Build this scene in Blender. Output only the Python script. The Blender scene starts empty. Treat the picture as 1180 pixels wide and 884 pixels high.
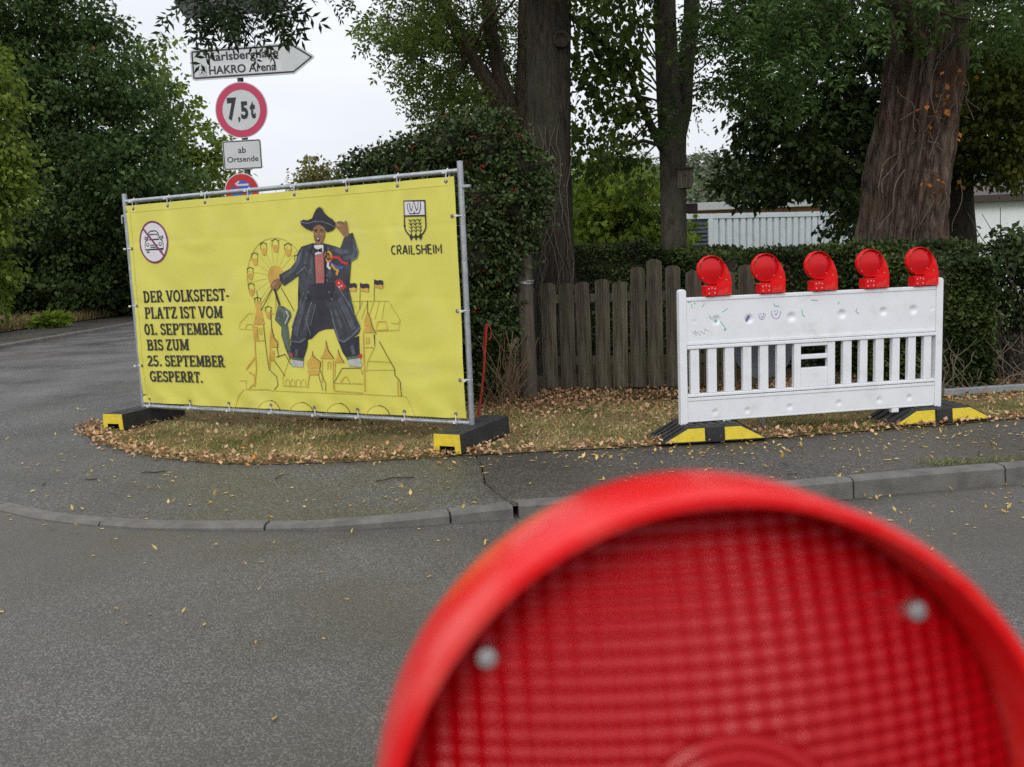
import bpy, bmesh, math, random
import numpy as np
from mathutils import Vector, Matrix, noise

random.seed(7)
rng = np.random.default_rng(7)
R_ = math.radians
C = bpy.context.scene.collection
SC = bpy.context.scene

# ------------------------------------------------------------------ camera
W, H = 1180.0, 884.0
F_, PITCH, ROLL, CAMZ = 1080.0, 0.132071, 0.040582, 1.38932
_cp, _sp = math.cos(PITCH), math.sin(PITCH)
_fw, _up, _rt = np.array([0, _cp, -_sp]), np.array([0, _sp, _cp]), np.array([1., 0, 0])
_c, _s = math.cos(ROLL), math.sin(ROLL)
RM = np.array([_c*_rt - _s*_up, _s*_rt + _c*_up, _fw])
cam = bpy.data.cameras.new('camera')
cam.sensor_width = 36.0
cam.lens = F_/W*36.0
cam.clip_start = 0.02
cam.clip_end = 3000
cam.dof.use_dof = True
cam.dof.focus_distance = 7.0
cam.dof.aperture_fstop = 8.5
co = bpy.data.objects.new('camera', cam)
C.objects.link(co)
m = Matrix.Identity(4)
for i in range(3):
    m[i][0], m[i][1], m[i][2] = RM[0][i], RM[1][i], -RM[2][i]
m.translation = (0, 0, CAMZ)
co.matrix_world = m
SC.camera = co

# ------------------------------------------------------------------ sky: overcast
SUN_EL, SUN_AZ = 40, 195          # azimuth clockwise from +Y: behind the camera, a little left
w = bpy.data.worlds.new('World'); SC.world = w; w.use_nodes = True
nt = w.node_tree; N = nt.nodes; L = nt.links
bg = N['Background']; bg.inputs[1].default_value = 0.1
sky = N.new('ShaderNodeTexSky'); sky.sky_type = 'NISHITA'; sky.sun_disc = False
sky.sun_elevation = R_(SUN_EL); sky.sun_rotation = R_(SUN_AZ)
tc = N.new('ShaderNodeTexCoord'); sep = N.new('ShaderNodeSeparateXYZ')
L.new(tc.outputs['Generated'], sep.inputs[0])
mr = N.new('ShaderNodeMapRange'); mr.inputs['From Min'].default_value = 0.0; mr.inputs['From Max'].default_value = 1.0
mr.inputs['To Min'].default_value = 8.3; mr.inputs['To Max'].default_value = 15.5
L.new(sep.outputs['Z'], mr.inputs['Value'])
nz = N.new('ShaderNodeTexNoise'); nz.inputs['Scale'].default_value = 2.2; nz.inputs['Detail'].default_value = 5
mp = N.new('ShaderNodeMapping'); mp.inputs['Scale'].default_value = (1, 1, 3.2)
L.new(tc.outputs['Generated'], mp.inputs[0]); L.new(mp.outputs[0], nz.inputs['Vector'])
mr2 = N.new('ShaderNodeMapRange'); mr2.inputs['From Min'].default_value = .3; mr2.inputs['From Max'].default_value = .7
mr2.inputs['To Min'].default_value = .93; mr2.inputs['To Max'].default_value = 1.1
L.new(nz.outputs[0], mr2.inputs['Value'])
mu = N.new('ShaderNodeMath'); mu.operation = 'MULTIPLY'
L.new(mr.outputs[0], mu.inputs[0]); L.new(mr2.outputs[0], mu.inputs[1])
cl = N.new('ShaderNodeVectorMath'); cl.operation = 'SCALE'; cl.inputs[0].default_value = (.955, .985, 1.04)
L.new(mu.outputs[0], cl.inputs['Scale'])
mx = N.new('ShaderNodeMix'); mx.data_type = 'RGBA'; mx.inputs[0].default_value = .93
L.new(sky.outputs[0], mx.inputs[6]); L.new(cl.outputs[0], mx.inputs[7]); L.new(mx.outputs[2], bg.inputs[0])

sl = bpy.data.lights.new('sun', 'SUN'); sl.energy = 1.15; sl.angle = R_(24); sl.color = (1, .97, .93)
so = bpy.data.objects.new('sun', sl); C.objects.link(so)
az, el = R_(SUN_AZ), R_(SUN_EL)
sd = Vector((math.sin(az)*math.cos(el), math.cos(az)*math.cos(el), math.sin(el)))
so.rotation_euler = sd.to_track_quat('Z', 'Y').to_euler(); so.location = (0, -20, 40)

SC.view_settings.view_transform = 'Standard'; SC.view_settings.look = 'None'
SC.view_settings.exposure = 0.0; SC.view_settings.gamma = 1; SC.view_settings.use_curve_mapping = False
SC.render.engine = 'CYCLES'
SC.cycles.max_bounces = 6; SC.cycles.transparent_max_bounces = 6
SC.cycles.use_denoising = False

# ------------------------------------------------------------------ helpers
def ray(px, py):
    return np.array([(px-W/2)/F_, -(py-H/2)/F_, 1.0]) @ RM

def at(px, py, Y):
    v = ray(px, py)*1.0
    q = v*(Y/v[1]); return Vector((q[0], q[1], q[2]+CAMZ))

def gnd(px, py, z=0.0):
    v = ray(px, py); q = v*((z-CAMZ)/v[2]); return Vector((q[0], q[1], z))

def lin(r, g, b):
    f = lambda c: (c/255/12.92) if c/255 <= .04045 else ((c/255+.055)/1.055)**2.4
    return (f(r), f(g), f(b), 1)

def pal(c):
    return tuple(c) + (1,) if len(c) == 3 else tuple(c)

def newmat(name):
    mt = bpy.data.materials.new(name); mt.use_nodes = True
    return mt, mt.node_tree.nodes, mt.node_tree.links, mt.node_tree.nodes['Principled BSDF']

def mat(name, col, rough=.6, metal=0., var=.12, scale=6., bump=0., bscale=60., spec=.5, coat=0., dirt_or_glint=None, dscale=3.):
    mt, n, l, b = newmat(name)
    b.inputs['Roughness'].default_value = rough; b.inputs['Metallic'].default_value = metal
    b.inputs['Specular IOR Level'].default_value = spec; b.inputs['Coat Weight'].default_value = coat
    col = pal(col)
    t = n.new('ShaderNodeTexCoord'); z = n.new('ShaderNodeTexNoise'); z.inputs['Scale'].default_value = scale
    z.inputs['Detail'].default_value = 6; z.inputs['Roughness'].default_value = .65
    l.new(t.outputs['Object'], z.inputs['Vector'])
    r = n.new('ShaderNodeValToRGB'); e = r.color_ramp.elements
    e[0].position = .3; e[1].position = .7
    e[0].color = tuple(c*(1-var) for c in col[:3]) + (1,); e[1].color = tuple(min(1, c*(1+var)) for c in col[:3]) + (1,)
    l.new(z.outputs[0], r.inputs[0]); out = r.outputs[0]
    if dirt_or_glint:
        z2 = n.new('ShaderNodeTexNoise'); z2.inputs['Scale'].default_value = dscale; z2.inputs['Detail'].default_value = 8
        z2.inputs['Roughness'].default_value = .7
        l.new(t.outputs['Object'], z2.inputs['Vector'])
        m2 = n.new('ShaderNodeMapRange'); m2.inputs['From Min'].default_value = .52; m2.inputs['From Max'].default_value = .78
        m2.inputs['To Max'].default_value = .6
        l.new(z2.outputs[0], m2.inputs[0])
        x = n.new('ShaderNodeMix'); x.data_type = 'RGBA'; x.inputs[7].default_value = pal(dirt_or_glint)
        l.new(m2.outputs[0], x.inputs[0]); l.new(out, x.inputs[6]); out = x.outputs[2]
    l.new(out, b.inputs['Base Color'])
    if bump:
        z3 = n.new('ShaderNodeTexNoise'); z3.inputs['Scale'].default_value = bscale; z3.inputs['Detail'].default_value = 5
        l.new(t.outputs['Object'], z3.inputs['Vector'])
        bp = n.new('ShaderNodeBump'); bp.inputs['Strength'].default_value = bump; bp.inputs['Distance'].default_value = .02
        l.new(z3.outputs[0], bp.inputs['Height']); l.new(bp.outputs[0], b.inputs['Normal'])
    return mt

def leafmat(name, dark, light, trans=.28, rough=.5, accent=None):
    """foliage: colour varies with a per-leaf random number, light passes through"""
    mt, n, l, b = newmat(name)
    b.inputs['Roughness'].default_value = rough; b.inputs['Specular IOR Level'].default_value = .16
    a = n.new('ShaderNodeAttribute'); a.attribute_name = 'tint'
    r = n.new('ShaderNodeValToRGB'); e = r.color_ramp.elements
    e[0].color = pal(dark); e[1].color = pal(light); e[0].position = .05; e[1].position = .9
    if accent:
        k = e.new(.965); k.color = pal(light); k = e.new(.985); k.color = pal(accent)
    l.new(a.outputs['Fac'], r.inputs[0]); l.new(r.outputs[0], b.inputs['Base Color'])
    tr = n.new('ShaderNodeBsdfTranslucent'); l.new(r.outputs[0], tr.inputs[0])
    mx = n.new('ShaderNodeMixShader'); mx.inputs[0].default_value = trans
    l.new(b.outputs[0], mx.inputs[1]); l.new(tr.outputs[0], mx.inputs[2])
    l.new(mx.outputs[0], n['Material Output'].inputs[0])
    return mt

def barkmat(name, dark, light, sx=7., sz=1.0, bump=.9, moss=None):
    mt, n, l, b = newmat(name)
    b.inputs['Roughness'].default_value = .9; b.inputs['Specular IOR Level'].default_value = .15
    t = n.new('ShaderNodeTexCoord'); mp = n.new('ShaderNodeMapping'); mp.inputs['Scale'].default_value = (sx, sx, sz)
    l.new(t.outputs['Object'], mp.inputs[0])
    z = n.new('ShaderNodeTexNoise'); z.inputs['Scale'].default_value = 3.5; z.inputs['Detail'].default_value = 8; z.inputs['Roughness'].default_value = .7; z.inputs['Distortion'].default_value = .7 if sx > 3 else 0
    l.new(mp.outputs[0], z.inputs['Vector'])
    r = n.new('ShaderNodeValToRGB'); e = r.color_ramp.elements; e[0].position = .36; e[1].position = .66
    e[0].color = pal(dark); e[1].color = pal(light); l.new(z.outputs[0], r.inputs[0]); out = r.outputs[0]
    if moss:
        z2 = n.new('ShaderNodeTexNoise'); z2.inputs['Scale'].default_value = 1.7; z2.inputs['Detail'].default_value = 6
        l.new(t.outputs['Object'], z2.inputs['Vector'])
        m2 = n.new('ShaderNodeMapRange'); m2.inputs['From Min'].default_value = .5; m2.inputs['From Max'].default_value = .68; m2.inputs['To Max'].default_value = .7
        l.new(z2.outputs[0], m2.inputs[0])
        x = n.new('ShaderNodeMix'); x.data_type = 'RGBA'; x.inputs[7].default_value = pal(moss)
        l.new(m2.outputs[0], x.inputs[0]); l.new(out, x.inputs[6]); out = x.outputs[2]
    oi = n.new('ShaderNodeObjectInfo'); mo = n.new('ShaderNodeMapRange'); mo.inputs['To Min'].default_value = .82; mo.inputs['To Max'].default_value = 1.15
    l.new(oi.outputs['Random'], mo.inputs[0]); vs_ = n.new('ShaderNodeVectorMath'); vs_.operation = 'SCALE'; l.new(out, vs_.inputs[0]); l.new(mo.outputs[0], vs_.inputs['Scale']); out = vs_.outputs[0]
    l.new(out, b.inputs['Base Color'])
    bp = n.new('ShaderNodeBump'); bp.inputs['Strength'].default_value = bump; bp.inputs['Distance'].default_value = .03
    l.new(z.outputs[0], bp.inputs['Height']); l.new(bp.outputs[0], b.inputs['Normal'])
    return mt

def asphalt(name, base, stone, brown=.0, rough=.55, grain=1.0, stones=.62):
    """bitumen with pale chips of aggregate, damp patches and old stains"""
    mt, n, l, b = newmat(name)
    t = n.new('ShaderNodeTexCoord')
    v = n.new('ShaderNodeTexVoronoi'); v.inputs['Scale'].default_value = 62*grain
    l.new(t.outputs['Object'], v.inputs['Vector'])
    wn = n.new('ShaderNodeSeparateColor'); l.new(v.outputs['Color'], wn.inputs[0])
    r = n.new('ShaderNodeValToRGB'); e = r.color_ramp.elements
    e[0].position = .0; e[0].color = tuple(c*.66 for c in base) + (1,)
    e[1].position = stones; e[1].color = tuple(c*1.15 for c in base) + (1,)
    k = e.new(stones+.14); k.color = (base[0]*1.5, base[1]*1.34, base[2]*1.25, 1)
    k = e.new(stones+.26); k.color = pal(stone)
    l.new(wn.outputs[0], r.inputs[0])
    z = n.new('ShaderNodeTexNoise'); z.inputs['Scale'].default_value = .9; z.inputs['Detail'].default_value = 7; z.inputs['Roughness'].default_value = .6
    l.new(t.outputs['Object'], z.inputs['Vector'])
    m1 = n.new('ShaderNodeMapRange'); m1.inputs['From Min'].default_value = .3; m1.inputs['From Max'].default_value = .7
    m1.inputs['To Min'].default_value = .66; m1.inputs['To Max'].default_value = 1.28
    l.new(z.outputs[0], m1.inputs[0])
    sc_ = n.new('ShaderNodeVectorMath'); sc_.operation = 'SCALE'
    l.new(r.outputs[0], sc_.inputs[0]); l.new(m1.outputs[0], sc_.inputs['Scale'])
    x = n.new('ShaderNodeMix'); x.data_type = 'RGBA'; x.inputs[7].default_value = (.078, .066, .046, 1)
    z4 = n.new('ShaderNodeTexNoise'); z4.inputs['Scale'].default_value = .5; z4.inputs['Detail'].default_value = 6
    l.new(t.outputs['Object'], z4.inputs['Vector'])
    m4 = n.new('ShaderNodeMapRange'); m4.inputs['From Min'].default_value = .4; m4.inputs['From Max'].default_value = .65; m4.inputs['To Max'].default_value = brown
    l.new(z4.outputs[0], m4.inputs[0]); l.new(m4.outputs[0], x.inputs[0]); l.new(sc_.outputs[0], x.inputs[6])
    l.new(x.outputs[2], b.inputs['Base Color'])
    m3 = n.new('ShaderNodeMapRange'); m3.inputs['From Min'].default_value = .35; m3.inputs['From Max'].default_value = .65
    m3.inputs['To Min'].default_value = rough-.12; m3.inputs['To Max'].default_value = rough+.14
    l.new(z.outputs[0], m3.inputs[0]); l.new(m3.outputs[0], b.inputs['Roughness'])
    v2 = n.new('ShaderNodeTexVoronoi'); v2.inputs['Scale'].default_value = 62*grain; l.new(t.outputs['Object'], v2.inputs['Vector'])
    bp = n.new('ShaderNodeBump'); bp.inputs['Strength'].default_value = .55; bp.inputs['Distance'].default_value = .006; bp.invert = True
    l.new(v2.outputs['Distance'], bp.inputs['Height']); l.new(bp.outputs[0], b.inputs['Normal'])
    return mt

def groundmat(name, cols, scale=3., fine=40.):
    mt, n, l, b = newmat(name); b.inputs['Roughness'].default_value = .95; b.inputs['Specular IOR Level'].default_value = .1
    t = n.new('ShaderNodeTexCoord')
    z = n.new('ShaderNodeTexNoise'); z.inputs['Scale'].default_value = scale; z.inputs['Detail'].default_value = 9; z.inputs['Roughness'].default_value = .75
    l.new(t.outputs['Object'], z.inputs['Vector'])
    r = n.new('ShaderNodeValToRGB'); e = r.color_ramp.elements
    e[0].position = .3; e[0].color = pal(cols[0]); e[1].position = .72; e[1].color = pal(cols[-1])
    for i, c in enumerate(cols[1:-1]):
        k = e.new(.3+.42*(i+1)/(len(cols)-1)); k.color = pal(c)
    l.new(z.outputs[0], r.inputs[0]); l.new(r.outputs[0], b.inputs['Base Color'])
    z2 = n.new('ShaderNodeTexNoise'); z2.inputs['Scale'].default_value = fine; z2.inputs['Detail'].default_value = 4
    l.new(t.outputs['Object'], z2.inputs['Vector'])
    bp = n.new('ShaderNodeBump'); bp.inputs['Strength'].default_value = .8; bp.inputs['Distance'].default_value = .03
    l.new(z2.outputs[0], bp.inputs['Height']); l.new(bp.outputs[0], b.inputs['Normal'])
    return mt

class MB:
    """collects shapes, builds ONE mesh object"""
    def __init__(s): s.v, s.f, s.mi, s.cur = [], [], [], 0
    def add(s, vs, fs):
        o = len(s.v); s.v += [tuple(p) for p in vs]
        for f in fs: s.f.append([i+o for i in f]); s.mi.append(s.cur)
    def box(s, c, d, rz=0., mtx=None):
        x, y, z = d[0]/2, d[1]/2, d[2]/2
        P = [(-x,-y,-z),(x,-y,-z),(x,y,-z),(-x,y,-z),(-x,-y,z),(x,-y,z),(x,y,z),(-x,y,z)]
        ca, sa = math.cos(rz), math.sin(rz); Q = []
        for p in P:
            q = Vector((p[0]*ca-p[1]*sa, p[0]*sa+p[1]*ca, p[2]))
            if mtx: q = mtx @ q
            Q.append(q+Vector(c))
        s.add(Q, [(0,3,2,1),(4,5,6,7),(0,1,5,4),(1,2,6,5),(2,3,7,6),(3,0,4,7)])
    def bb(s, a, b): s.box([(a[i]+b[i])/2 for i in range(3)], [abs(b[i]-a[i]) for i in range(3)])
    def tube(s, pts, rad, n=8, cap=True):
        pts = [Vector(p) for p in pts]
        if not hasattr(rad, '__len__'): rad = [rad]*len(pts)
        rings, u = [], None
        for i, p in enumerate(pts):
            d = (pts[min(i+1, len(pts)-1)]-pts[max(i-1, 0)])
            d = d.normalized() if d.length > 1e-9 else Vector((0, 0, 1))
            if u is None:
                u = d.cross(Vector((0, 0, 1)) if abs(d.z) < .9 else Vector((1, 0, 0))).normalized()
            u = (u-d*u.dot(d)).normalized(); v = d.cross(u)
            rings.append([p+(u*math.cos(2*math.pi*k/n)+v*math.sin(2*math.pi*k/n))*rad[i] for k in range(n)])
        fs = []
        for i in range(len(pts)-1):
            for k in range(n): fs.append((i*n+k, i*n+(k+1) % n, (i+1)*n+(k+1) % n, (i+1)*n+k))
        if cap:
            fs.append(tuple(range(n-1, -1, -1))); fs.append(tuple(range((len(pts)-1)*n, len(pts)*n)))
        s.add([q for r in rings for q in r], fs)
    def lathe_y(s, prof, n=48, c=(0, 0, 0), cap=True):
        """profile of (radius, y) spun round the y axis"""
        vs, fs = [], []
        for (r, y) in prof:
            for k in range(n):
                a = 2*math.pi*k/n; vs.append((c[0]+r*math.cos(a), c[1]+y, c[2]+r*math.sin(a)))
        for i in range(len(prof)-1):
            for k in range(n): fs.append((i*n+k, i*n+(k+1) % n, (i+1)*n+(k+1) % n, (i+1)*n+k))
        if cap and prof[0][0] > 1e-6: fs.append(tuple(range(n)))
        if cap and prof[-1][0] > 1e-6: fs.append(tuple(range((len(prof)-1)*n+n-1, (len(prof)-1)*n-1, -1)))
        s.add(vs, fs)
    def prism_xz(s, poly, y0, y1):
        n = len(poly)
        s.add([(p[0], y0, p[1]) for p in poly]+[(p[0], y1, p[1]) for p in poly],
              [tuple(range(n)), tuple(range(2*n-1, n-1, -1))]+[(i, i+n, (i+1) % n+n, (i+1) % n) for i in range(n)])
    def prism_xy(s, poly, z0, z1):
        n = len(poly)
        s.add([(p[0], p[1], z0) for p in poly]+[(p[0], p[1], z1) for p in poly],
              [tuple(range(n-1, -1, -1)), tuple(range(n, 2*n))]+[(i, (i+1) % n, (i+1) % n+n, i+n) for i in range(n)])
    def build(s, name, mats, parent=None, smooth=None, bevel=0., seg=2):
        me = bpy.data.meshes.new(name); me.from_pydata(s.v, [], s.f)
        for m_ in (mats if isinstance(mats, (list, tuple)) else [mats]): me.materials.append(m_)
        me.polygons.foreach_set('material_index', s.mi); me.update()
        o = bpy.data.objects.new(name, me); C.objects.link(o)
        if parent: o.parent = parent
        bm = bmesh.new(); bm.from_mesh(me); bmesh.ops.remove_doubles(bm, verts=bm.verts, dist=1e-6)
        bmesh.ops.recalc_face_normals(bm, faces=bm.faces)
        if smooth is not None:
            for f in bm.faces: f.smooth = True
            for e in bm.edges:
                if len(e.link_faces) == 2 and e.calc_face_angle(0) > R_(smooth): e.smooth = False
        bm.to_mesh(me); bm.free()
        if bevel:
            b = o.modifiers.new('bevel', 'BEVEL'); b.width = bevel; b.segments = seg; b.limit_method = 'ANGLE'; b.angle_limit = R_(35); b.harden_normals = False
        return o

def tag(o, label=None, cat=None, group=None, kind=None):
    if label: o['label'] = label
    if cat: o['category'] = cat
    if group: o['group'] = group
    if kind: o['kind'] = kind
    return o

def thing(name, label, cat, loc=(0, 0, 0), rz=0., group=None):
    o = bpy.data.objects.new(name, None); C.objects.link(o); o.location = loc; o.rotation_euler = (0, 0, rz)
    o.empty_display_size = .2
    return tag(o, label, cat, group)

def copy_tree(o, parent=None):
    c = o.copy(); C.objects.link(c)
    if parent: c.parent = parent
    for ch in list(o.children): copy_tree(ch, c)
    return c

def sheet(name, poly, z, m_, kind='structure'):
    mb = MB(); mb.add([(p[0], p[1], z if not callable(z) else z(*p)) for p in poly], [tuple(range(len(poly)))])
    return tag(mb.build(name, m_), kind=kind)

def raw(name, v, f, mats, parent=None, tint=None, mi=None, smooth=False):
    """fast mesh from numpy arrays: all faces with the same number of corners"""
    me = bpy.data.meshes.new(name); n, k = f.shape
    me.vertices.add(len(v)); me.vertices.foreach_set('co', np.ascontiguousarray(v, dtype=np.float32).ravel())
    me.loops.add(n*k); me.loops.foreach_set('vertex_index', f.astype(np.int32).ravel())
    me.polygons.add(n); me.polygons.foreach_set('loop_start', np.arange(0, n*k, k, dtype=np.int32))
    me.update(calc_edges=True)
    for m_ in (mats if isinstance(mats, (list, tuple)) else [mats]): me.materials.append(m_)
    if mi is not None: me.polygons.foreach_set('material_index', mi.astype(np.int32))
    if tint is not None:
        a = me.attributes.new('tint', 'FLOAT', 'FACE'); a.data.foreach_set('value', tint.astype(np.float32))
    if smooth: me.polygons.foreach_set('use_smooth', np.ones(n, dtype=bool))
    o = bpy.data.objects.new(name, me); C.objects.link(o)
    if parent: o.parent = parent
    return o

# ---- leaves
def leaf_simple(wd=.36, fold=.08):
    v = np.array([(0, 0, 0), (-wd, .42, fold), (0, 1, 0), (wd, .42, fold)], float)
    return v, np.array([(0, 2, 1), (0, 3, 2)])
def leaf_lobed():
    P = [(0, 0), (.28, -.02), (.5, .3), (.3, .4), (.42, .72), (.16, .66), (0, 1.0), (-.16, .66), (-.42, .72), (-.3, .4), (-.5, .3), (-.28, -.02)]
    v = np.array([(0, .38, -.05)]+[(x, y, .10*abs(x)) for x, y in P], float)
    return v, np.array([(0, i+1, (i+1) % 12+1) for i in range(12)])
def leaf_pinnate(pairs=4, lw=.085, ll=.30, droop=.25):
    V, Fc = [], []
    def lf(p, d, n_):
        s_ = np.cross(d, n_); o = len(V)
        V.extend([p, p+d*ll*.45+s_*lw+n_*.01, p+d*ll, p+d*ll*.45-s_*lw+n_*.01]); Fc.extend([(o, o+2, o+1), (o, o+3, o+2)])
    for i in range(pairs):
        t = .28+.62*i/(pairs-1)
        for sg in (-1, 1):
            d = np.array([sg*.85, .5, -.18]); d /= np.linalg.norm(d)
            lf(np.array([0, t, -droop*t*t]), d, np.array([0, 0, 1.]))
    lf(np.array([0, .95, -droop*.95**2]), np.array([0, .95, -.3]), np.array([0, 0, 1.]))
    return np.array(V), np.array(Fc)

def scatter(pos, size, tmpl, tints, droop=.3, flat=.5, jit=.35, out=None):
    """one copy of the leaf template per position, randomly turned"""
    tv, tf = tmpl; n = len(pos)
    d = rng.normal(size=(n, 3)); 
    if out is not None: d = d*.7+out
    d[:, 2] -= droop*2; d /= np.linalg.norm(d, axis=1, keepdims=True)+1e-9
    nn = rng.normal(size=(n, 3)); nn[:, 2] += flat*3
    nn -= d*(nn*d).sum(1, keepdims=True); nn /= np.linalg.norm(nn, axis=1, keepdims=True)+1e-9
    s = np.cross(d, nn); sz = size*(1+jit*(rng.random(n)*2-1))
    B = np.stack([s, d, nn], 1)*sz[:, None, None]
    v = pos[:, None, :]+np.einsum('kj,njl->nkl', tv, B)
    f = tf[None]+(np.arange(n)*len(tv))[:, None, None]
    return v.reshape(-1, 3), f.reshape(-1, 3), np.repeat(tints, len(tf))

def blob(c, r, n, spray=10, sp=.16, shell=.45):
    """n leaf positions in an ellipsoid, gathered in sprays, leaving gaps between"""
    c = np.array(c); r = np.array(r if hasattr(r, '__len__') else (r, r, r), float)
    k = max(3, n//spray)
    d = rng.normal(size=(k, 3)); d /= np.linalg.norm(d, axis=1, keepdims=True)
    rad = (shell+(1-shell)*rng.random(k))**.5*(1+.18*rng.normal(size=k))
    P = c+d*r*rad[:, None]
    tint = rng.random(k)
    i = rng.integers(0, k, n)
    q = P[i]+rng.normal(size=(n, 3))*sp*np.array([1, 1, .4])
    ou = (q-c)/r
    return q, np.clip(.65*tint[i]+.35*rng.random(n), 0, 1), ou

def crown(name, parent, blobs, leaf, size, m_, spray=10, sp=.16, droop=.3, flat=.5, shell=.45, stuff=False):
    """blobs: (centre, radius, count)"""
    P, T, O = [], [], []
    for (c, r, n) in blobs:
        q, t, o = blob(c, r, n, spray, sp, shell); P.append(q); T.append(t); O.append(o)
    P, T, O = np.concatenate(P), np.concatenate(T), np.concatenate(O)
    keep = P[:, 2] > .05; P, T, O = P[keep], T[keep], O[keep]
    inv = np.array(parent.matrix_world.inverted() @ Vector((0, 0, 0))) if parent else np.zeros(3)
    if parent: P = P-np.array(parent.location)
    v, f, t = scatter(P, size, leaf, T, droop, flat, out=O*.6)
    return raw(name, v, f, m_, parent, t)

def rel(pts, o): return [Vector(p)-o.location for p in pts]

def bent(a, b, n=6, wob=.06, sag=0.):
    a, b = Vector(a), Vector(b); L_ = (b-a).length; out = []
    ph = random.random()*6
    for i in range(n+1):
        t = i/n; p = a.lerp(b, t)
        k = math.sin(t*math.pi)*L_*wob
        p += Vector((math.sin(ph+t*5)*k, math.cos(ph*1.3+t*4)*k, math.sin(ph*2+t*6)*k*.6-sag*L_*math.sin(t*math.pi)))
        out.append(p)
    return out
PREFIX_END = 0

# ================================================================== MATERIALS
M = {}
M['road'] = asphalt('road_asphalt', (.069, .066, .061), (.165, .158, .145), .7, .48, 2.8, .60)
M['side'] = asphalt('side_road_asphalt', (.085, .08, .079), (.17, .16, .155), .15, .5, 1.7)
M['pave'] = asphalt('pavement_asphalt', (.058, .057, .054), (.17, .165, .15), .35, .52, 1.8)
M['pave2'] = asphalt('patched_pavement_asphalt', (.038, .035, .031), (.14, .12, .10), .5, .6, 1.8)
M['kerb'] = mat('kerb_concrete', (.128, .122, .11), .8, var=.35, scale=7, bump=.4, bscale=120, dirt_or_glint=(.09, .085, .07), dscale=4)
M['verge'] = groundmat('verge_soil', [(.07, .05, .028), (.22, .15, .075), (.12, .11, .045), (.28, .20, .11)], 6)
M['lawn'] = groundmat('lawn_grass', [(.03, .05, .012), (.06, .10, .02), (.09, .13, .03)], 2)
M['soil'] = groundmat('leafy_soil', [(.02, .016, .01), (.06, .04, .022), (.10, .07, .035)], 7)
M['ground'] = groundmat('field_ground', [(.03, .045, .015), (.06, .08, .025)], .2)
M['galv'] = mat('galvanised_steel', (.42, .44, .46), .42, .75, var=.2, scale=22, bump=.08, bscale=90, dirt_or_glint=(.25, .25, .25), dscale=8)
M['tie'] = mat('white_cable_tie', (.7, .7, .7), .4)
M['eye'] = mat('eyelet_metal', (.16, .15, .15), .4, .6)
M['rubber'] = mat('black_recycled_rubber', (.022, .022, .023), .7, var=.35, scale=14, bump=.5, bscale=140, dirt_or_glint=(.07, .065, .055), dscale=6)
M['yellow'] = mat('yellow_reflective_sheet', (.72, .55, .03), .55, var=.12, scale=20, dirt_or_glint=(.3, .25, .05), dscale=14, bump=.2, bscale=80)
M['white'] = mat('white_polyethylene', (.76, .775, .80), .42, var=.04, scale=5, bump=.04, bscale=40, dirt_or_glint=(.55, .54, .50), dscale=5.5)
M['red'] = mat('red_lamp_plastic', (.70, .010, .012), .24, var=.06, scale=9, bump=.05, bscale=45, spec=.16, dirt_or_glint=(.74, .17, .14), dscale=13)  # pale pink patches: scuffs, also painted in for a missing highlight
M['black'] = mat('black_ink', (.02, .02, .022), .6)
M['wood'] = barkmat('weathered_picket_wood', (.034, .029, .021), (.125, .108, .078), 9, .5, .5, moss=(.05, .06, .03))
M['postwood'] = barkmat('weathered_post_wood', (.07, .058, .045), (.16, .135, .105), 8, .6, .5)
M['bark'] = barkmat('dark_furrowed_bark', (.018, .015, .011), (.075, .062, .048), 9, 1.4, 1., moss=(.045, .05, .03))
M['bark2'] = barkmat('brown_bark', (.075, .055, .04), (.22, .17, .125), 7, 1.6, .9)
M['bark3'] = barkmat('smooth_grey_bark', (.04, .034, .026), (.105, .09, .068), 4, 1.6, .6, moss=(.06, .065, .045))
M['bark4'] = barkmat('old_reddish_bark', (.022, .015, .011), (.205, .15, .118), 5, 1.0, 1., moss=(.12, .07, .045))
M['twig'] = mat('dark_twigs', (.03, .024, .016), .9, var=.4, scale=12)
M['vine'] = mat('dry_vine_stems', (.13, .10, .07), .9, var=.25, scale=12)
M['signgrey'] = mat('grey_sign_back', (.17, .185, .205), .5, .35, var=.1, scale=6)
M['signwhite'] = mat('white_sign_sheet', (.56, .58, .58), .42, var=.04, scale=5, dirt_or_glint=(.45, .46, .43), dscale=6)
M['signred'] = mat('faded_red_sign_sheet', (.50, .035, .10), .4, var=.06, scale=6)
M['signred2'] = mat('red_sign_sheet', (.5, .015, .02), .4)
M['signblue'] = mat('blue_sign_sheet', (.03, .10, .46), .4)
M['pole'] = mat('dull_sign_pole', (.12, .12, .115), .55, .4, var=.2, scale=12)
M['steelred'] = mat('red_painted_rod', (.45, .03, .02), .5, var=.2, scale=20)
M['contain'] = mat('pale_painted_steel', (.50, .54, .56), .5, var=.07, scale=3, dirt_or_glint=(.25, .27, .24), dscale=2)
M['louvre'] = mat('dark_louvre_metal', (.05, .06, .068), .5, .3)
M['brick'] = mat('orange_brick_wall', (.36, .16, .10), .85, var=.2, scale=4)
M['roofgrey'] = mat('grey_roof_sheet', (.36, .37, .37), .6, var=.1)
M['render'] = mat('pale_rendered_wall', (.78, .79, .80), .85, var=.04, scale=2, bump=.1, bscale=30)
M['eaves'] = mat('dark_brown_timber', (.05, .03, .025), .7)
M['chrome'] = mat('screw_metal', (.62, .62, .62), .3, .9)
M['brass'] = mat('brass_screw', (.5, .33, .12), .35, .8)

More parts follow.
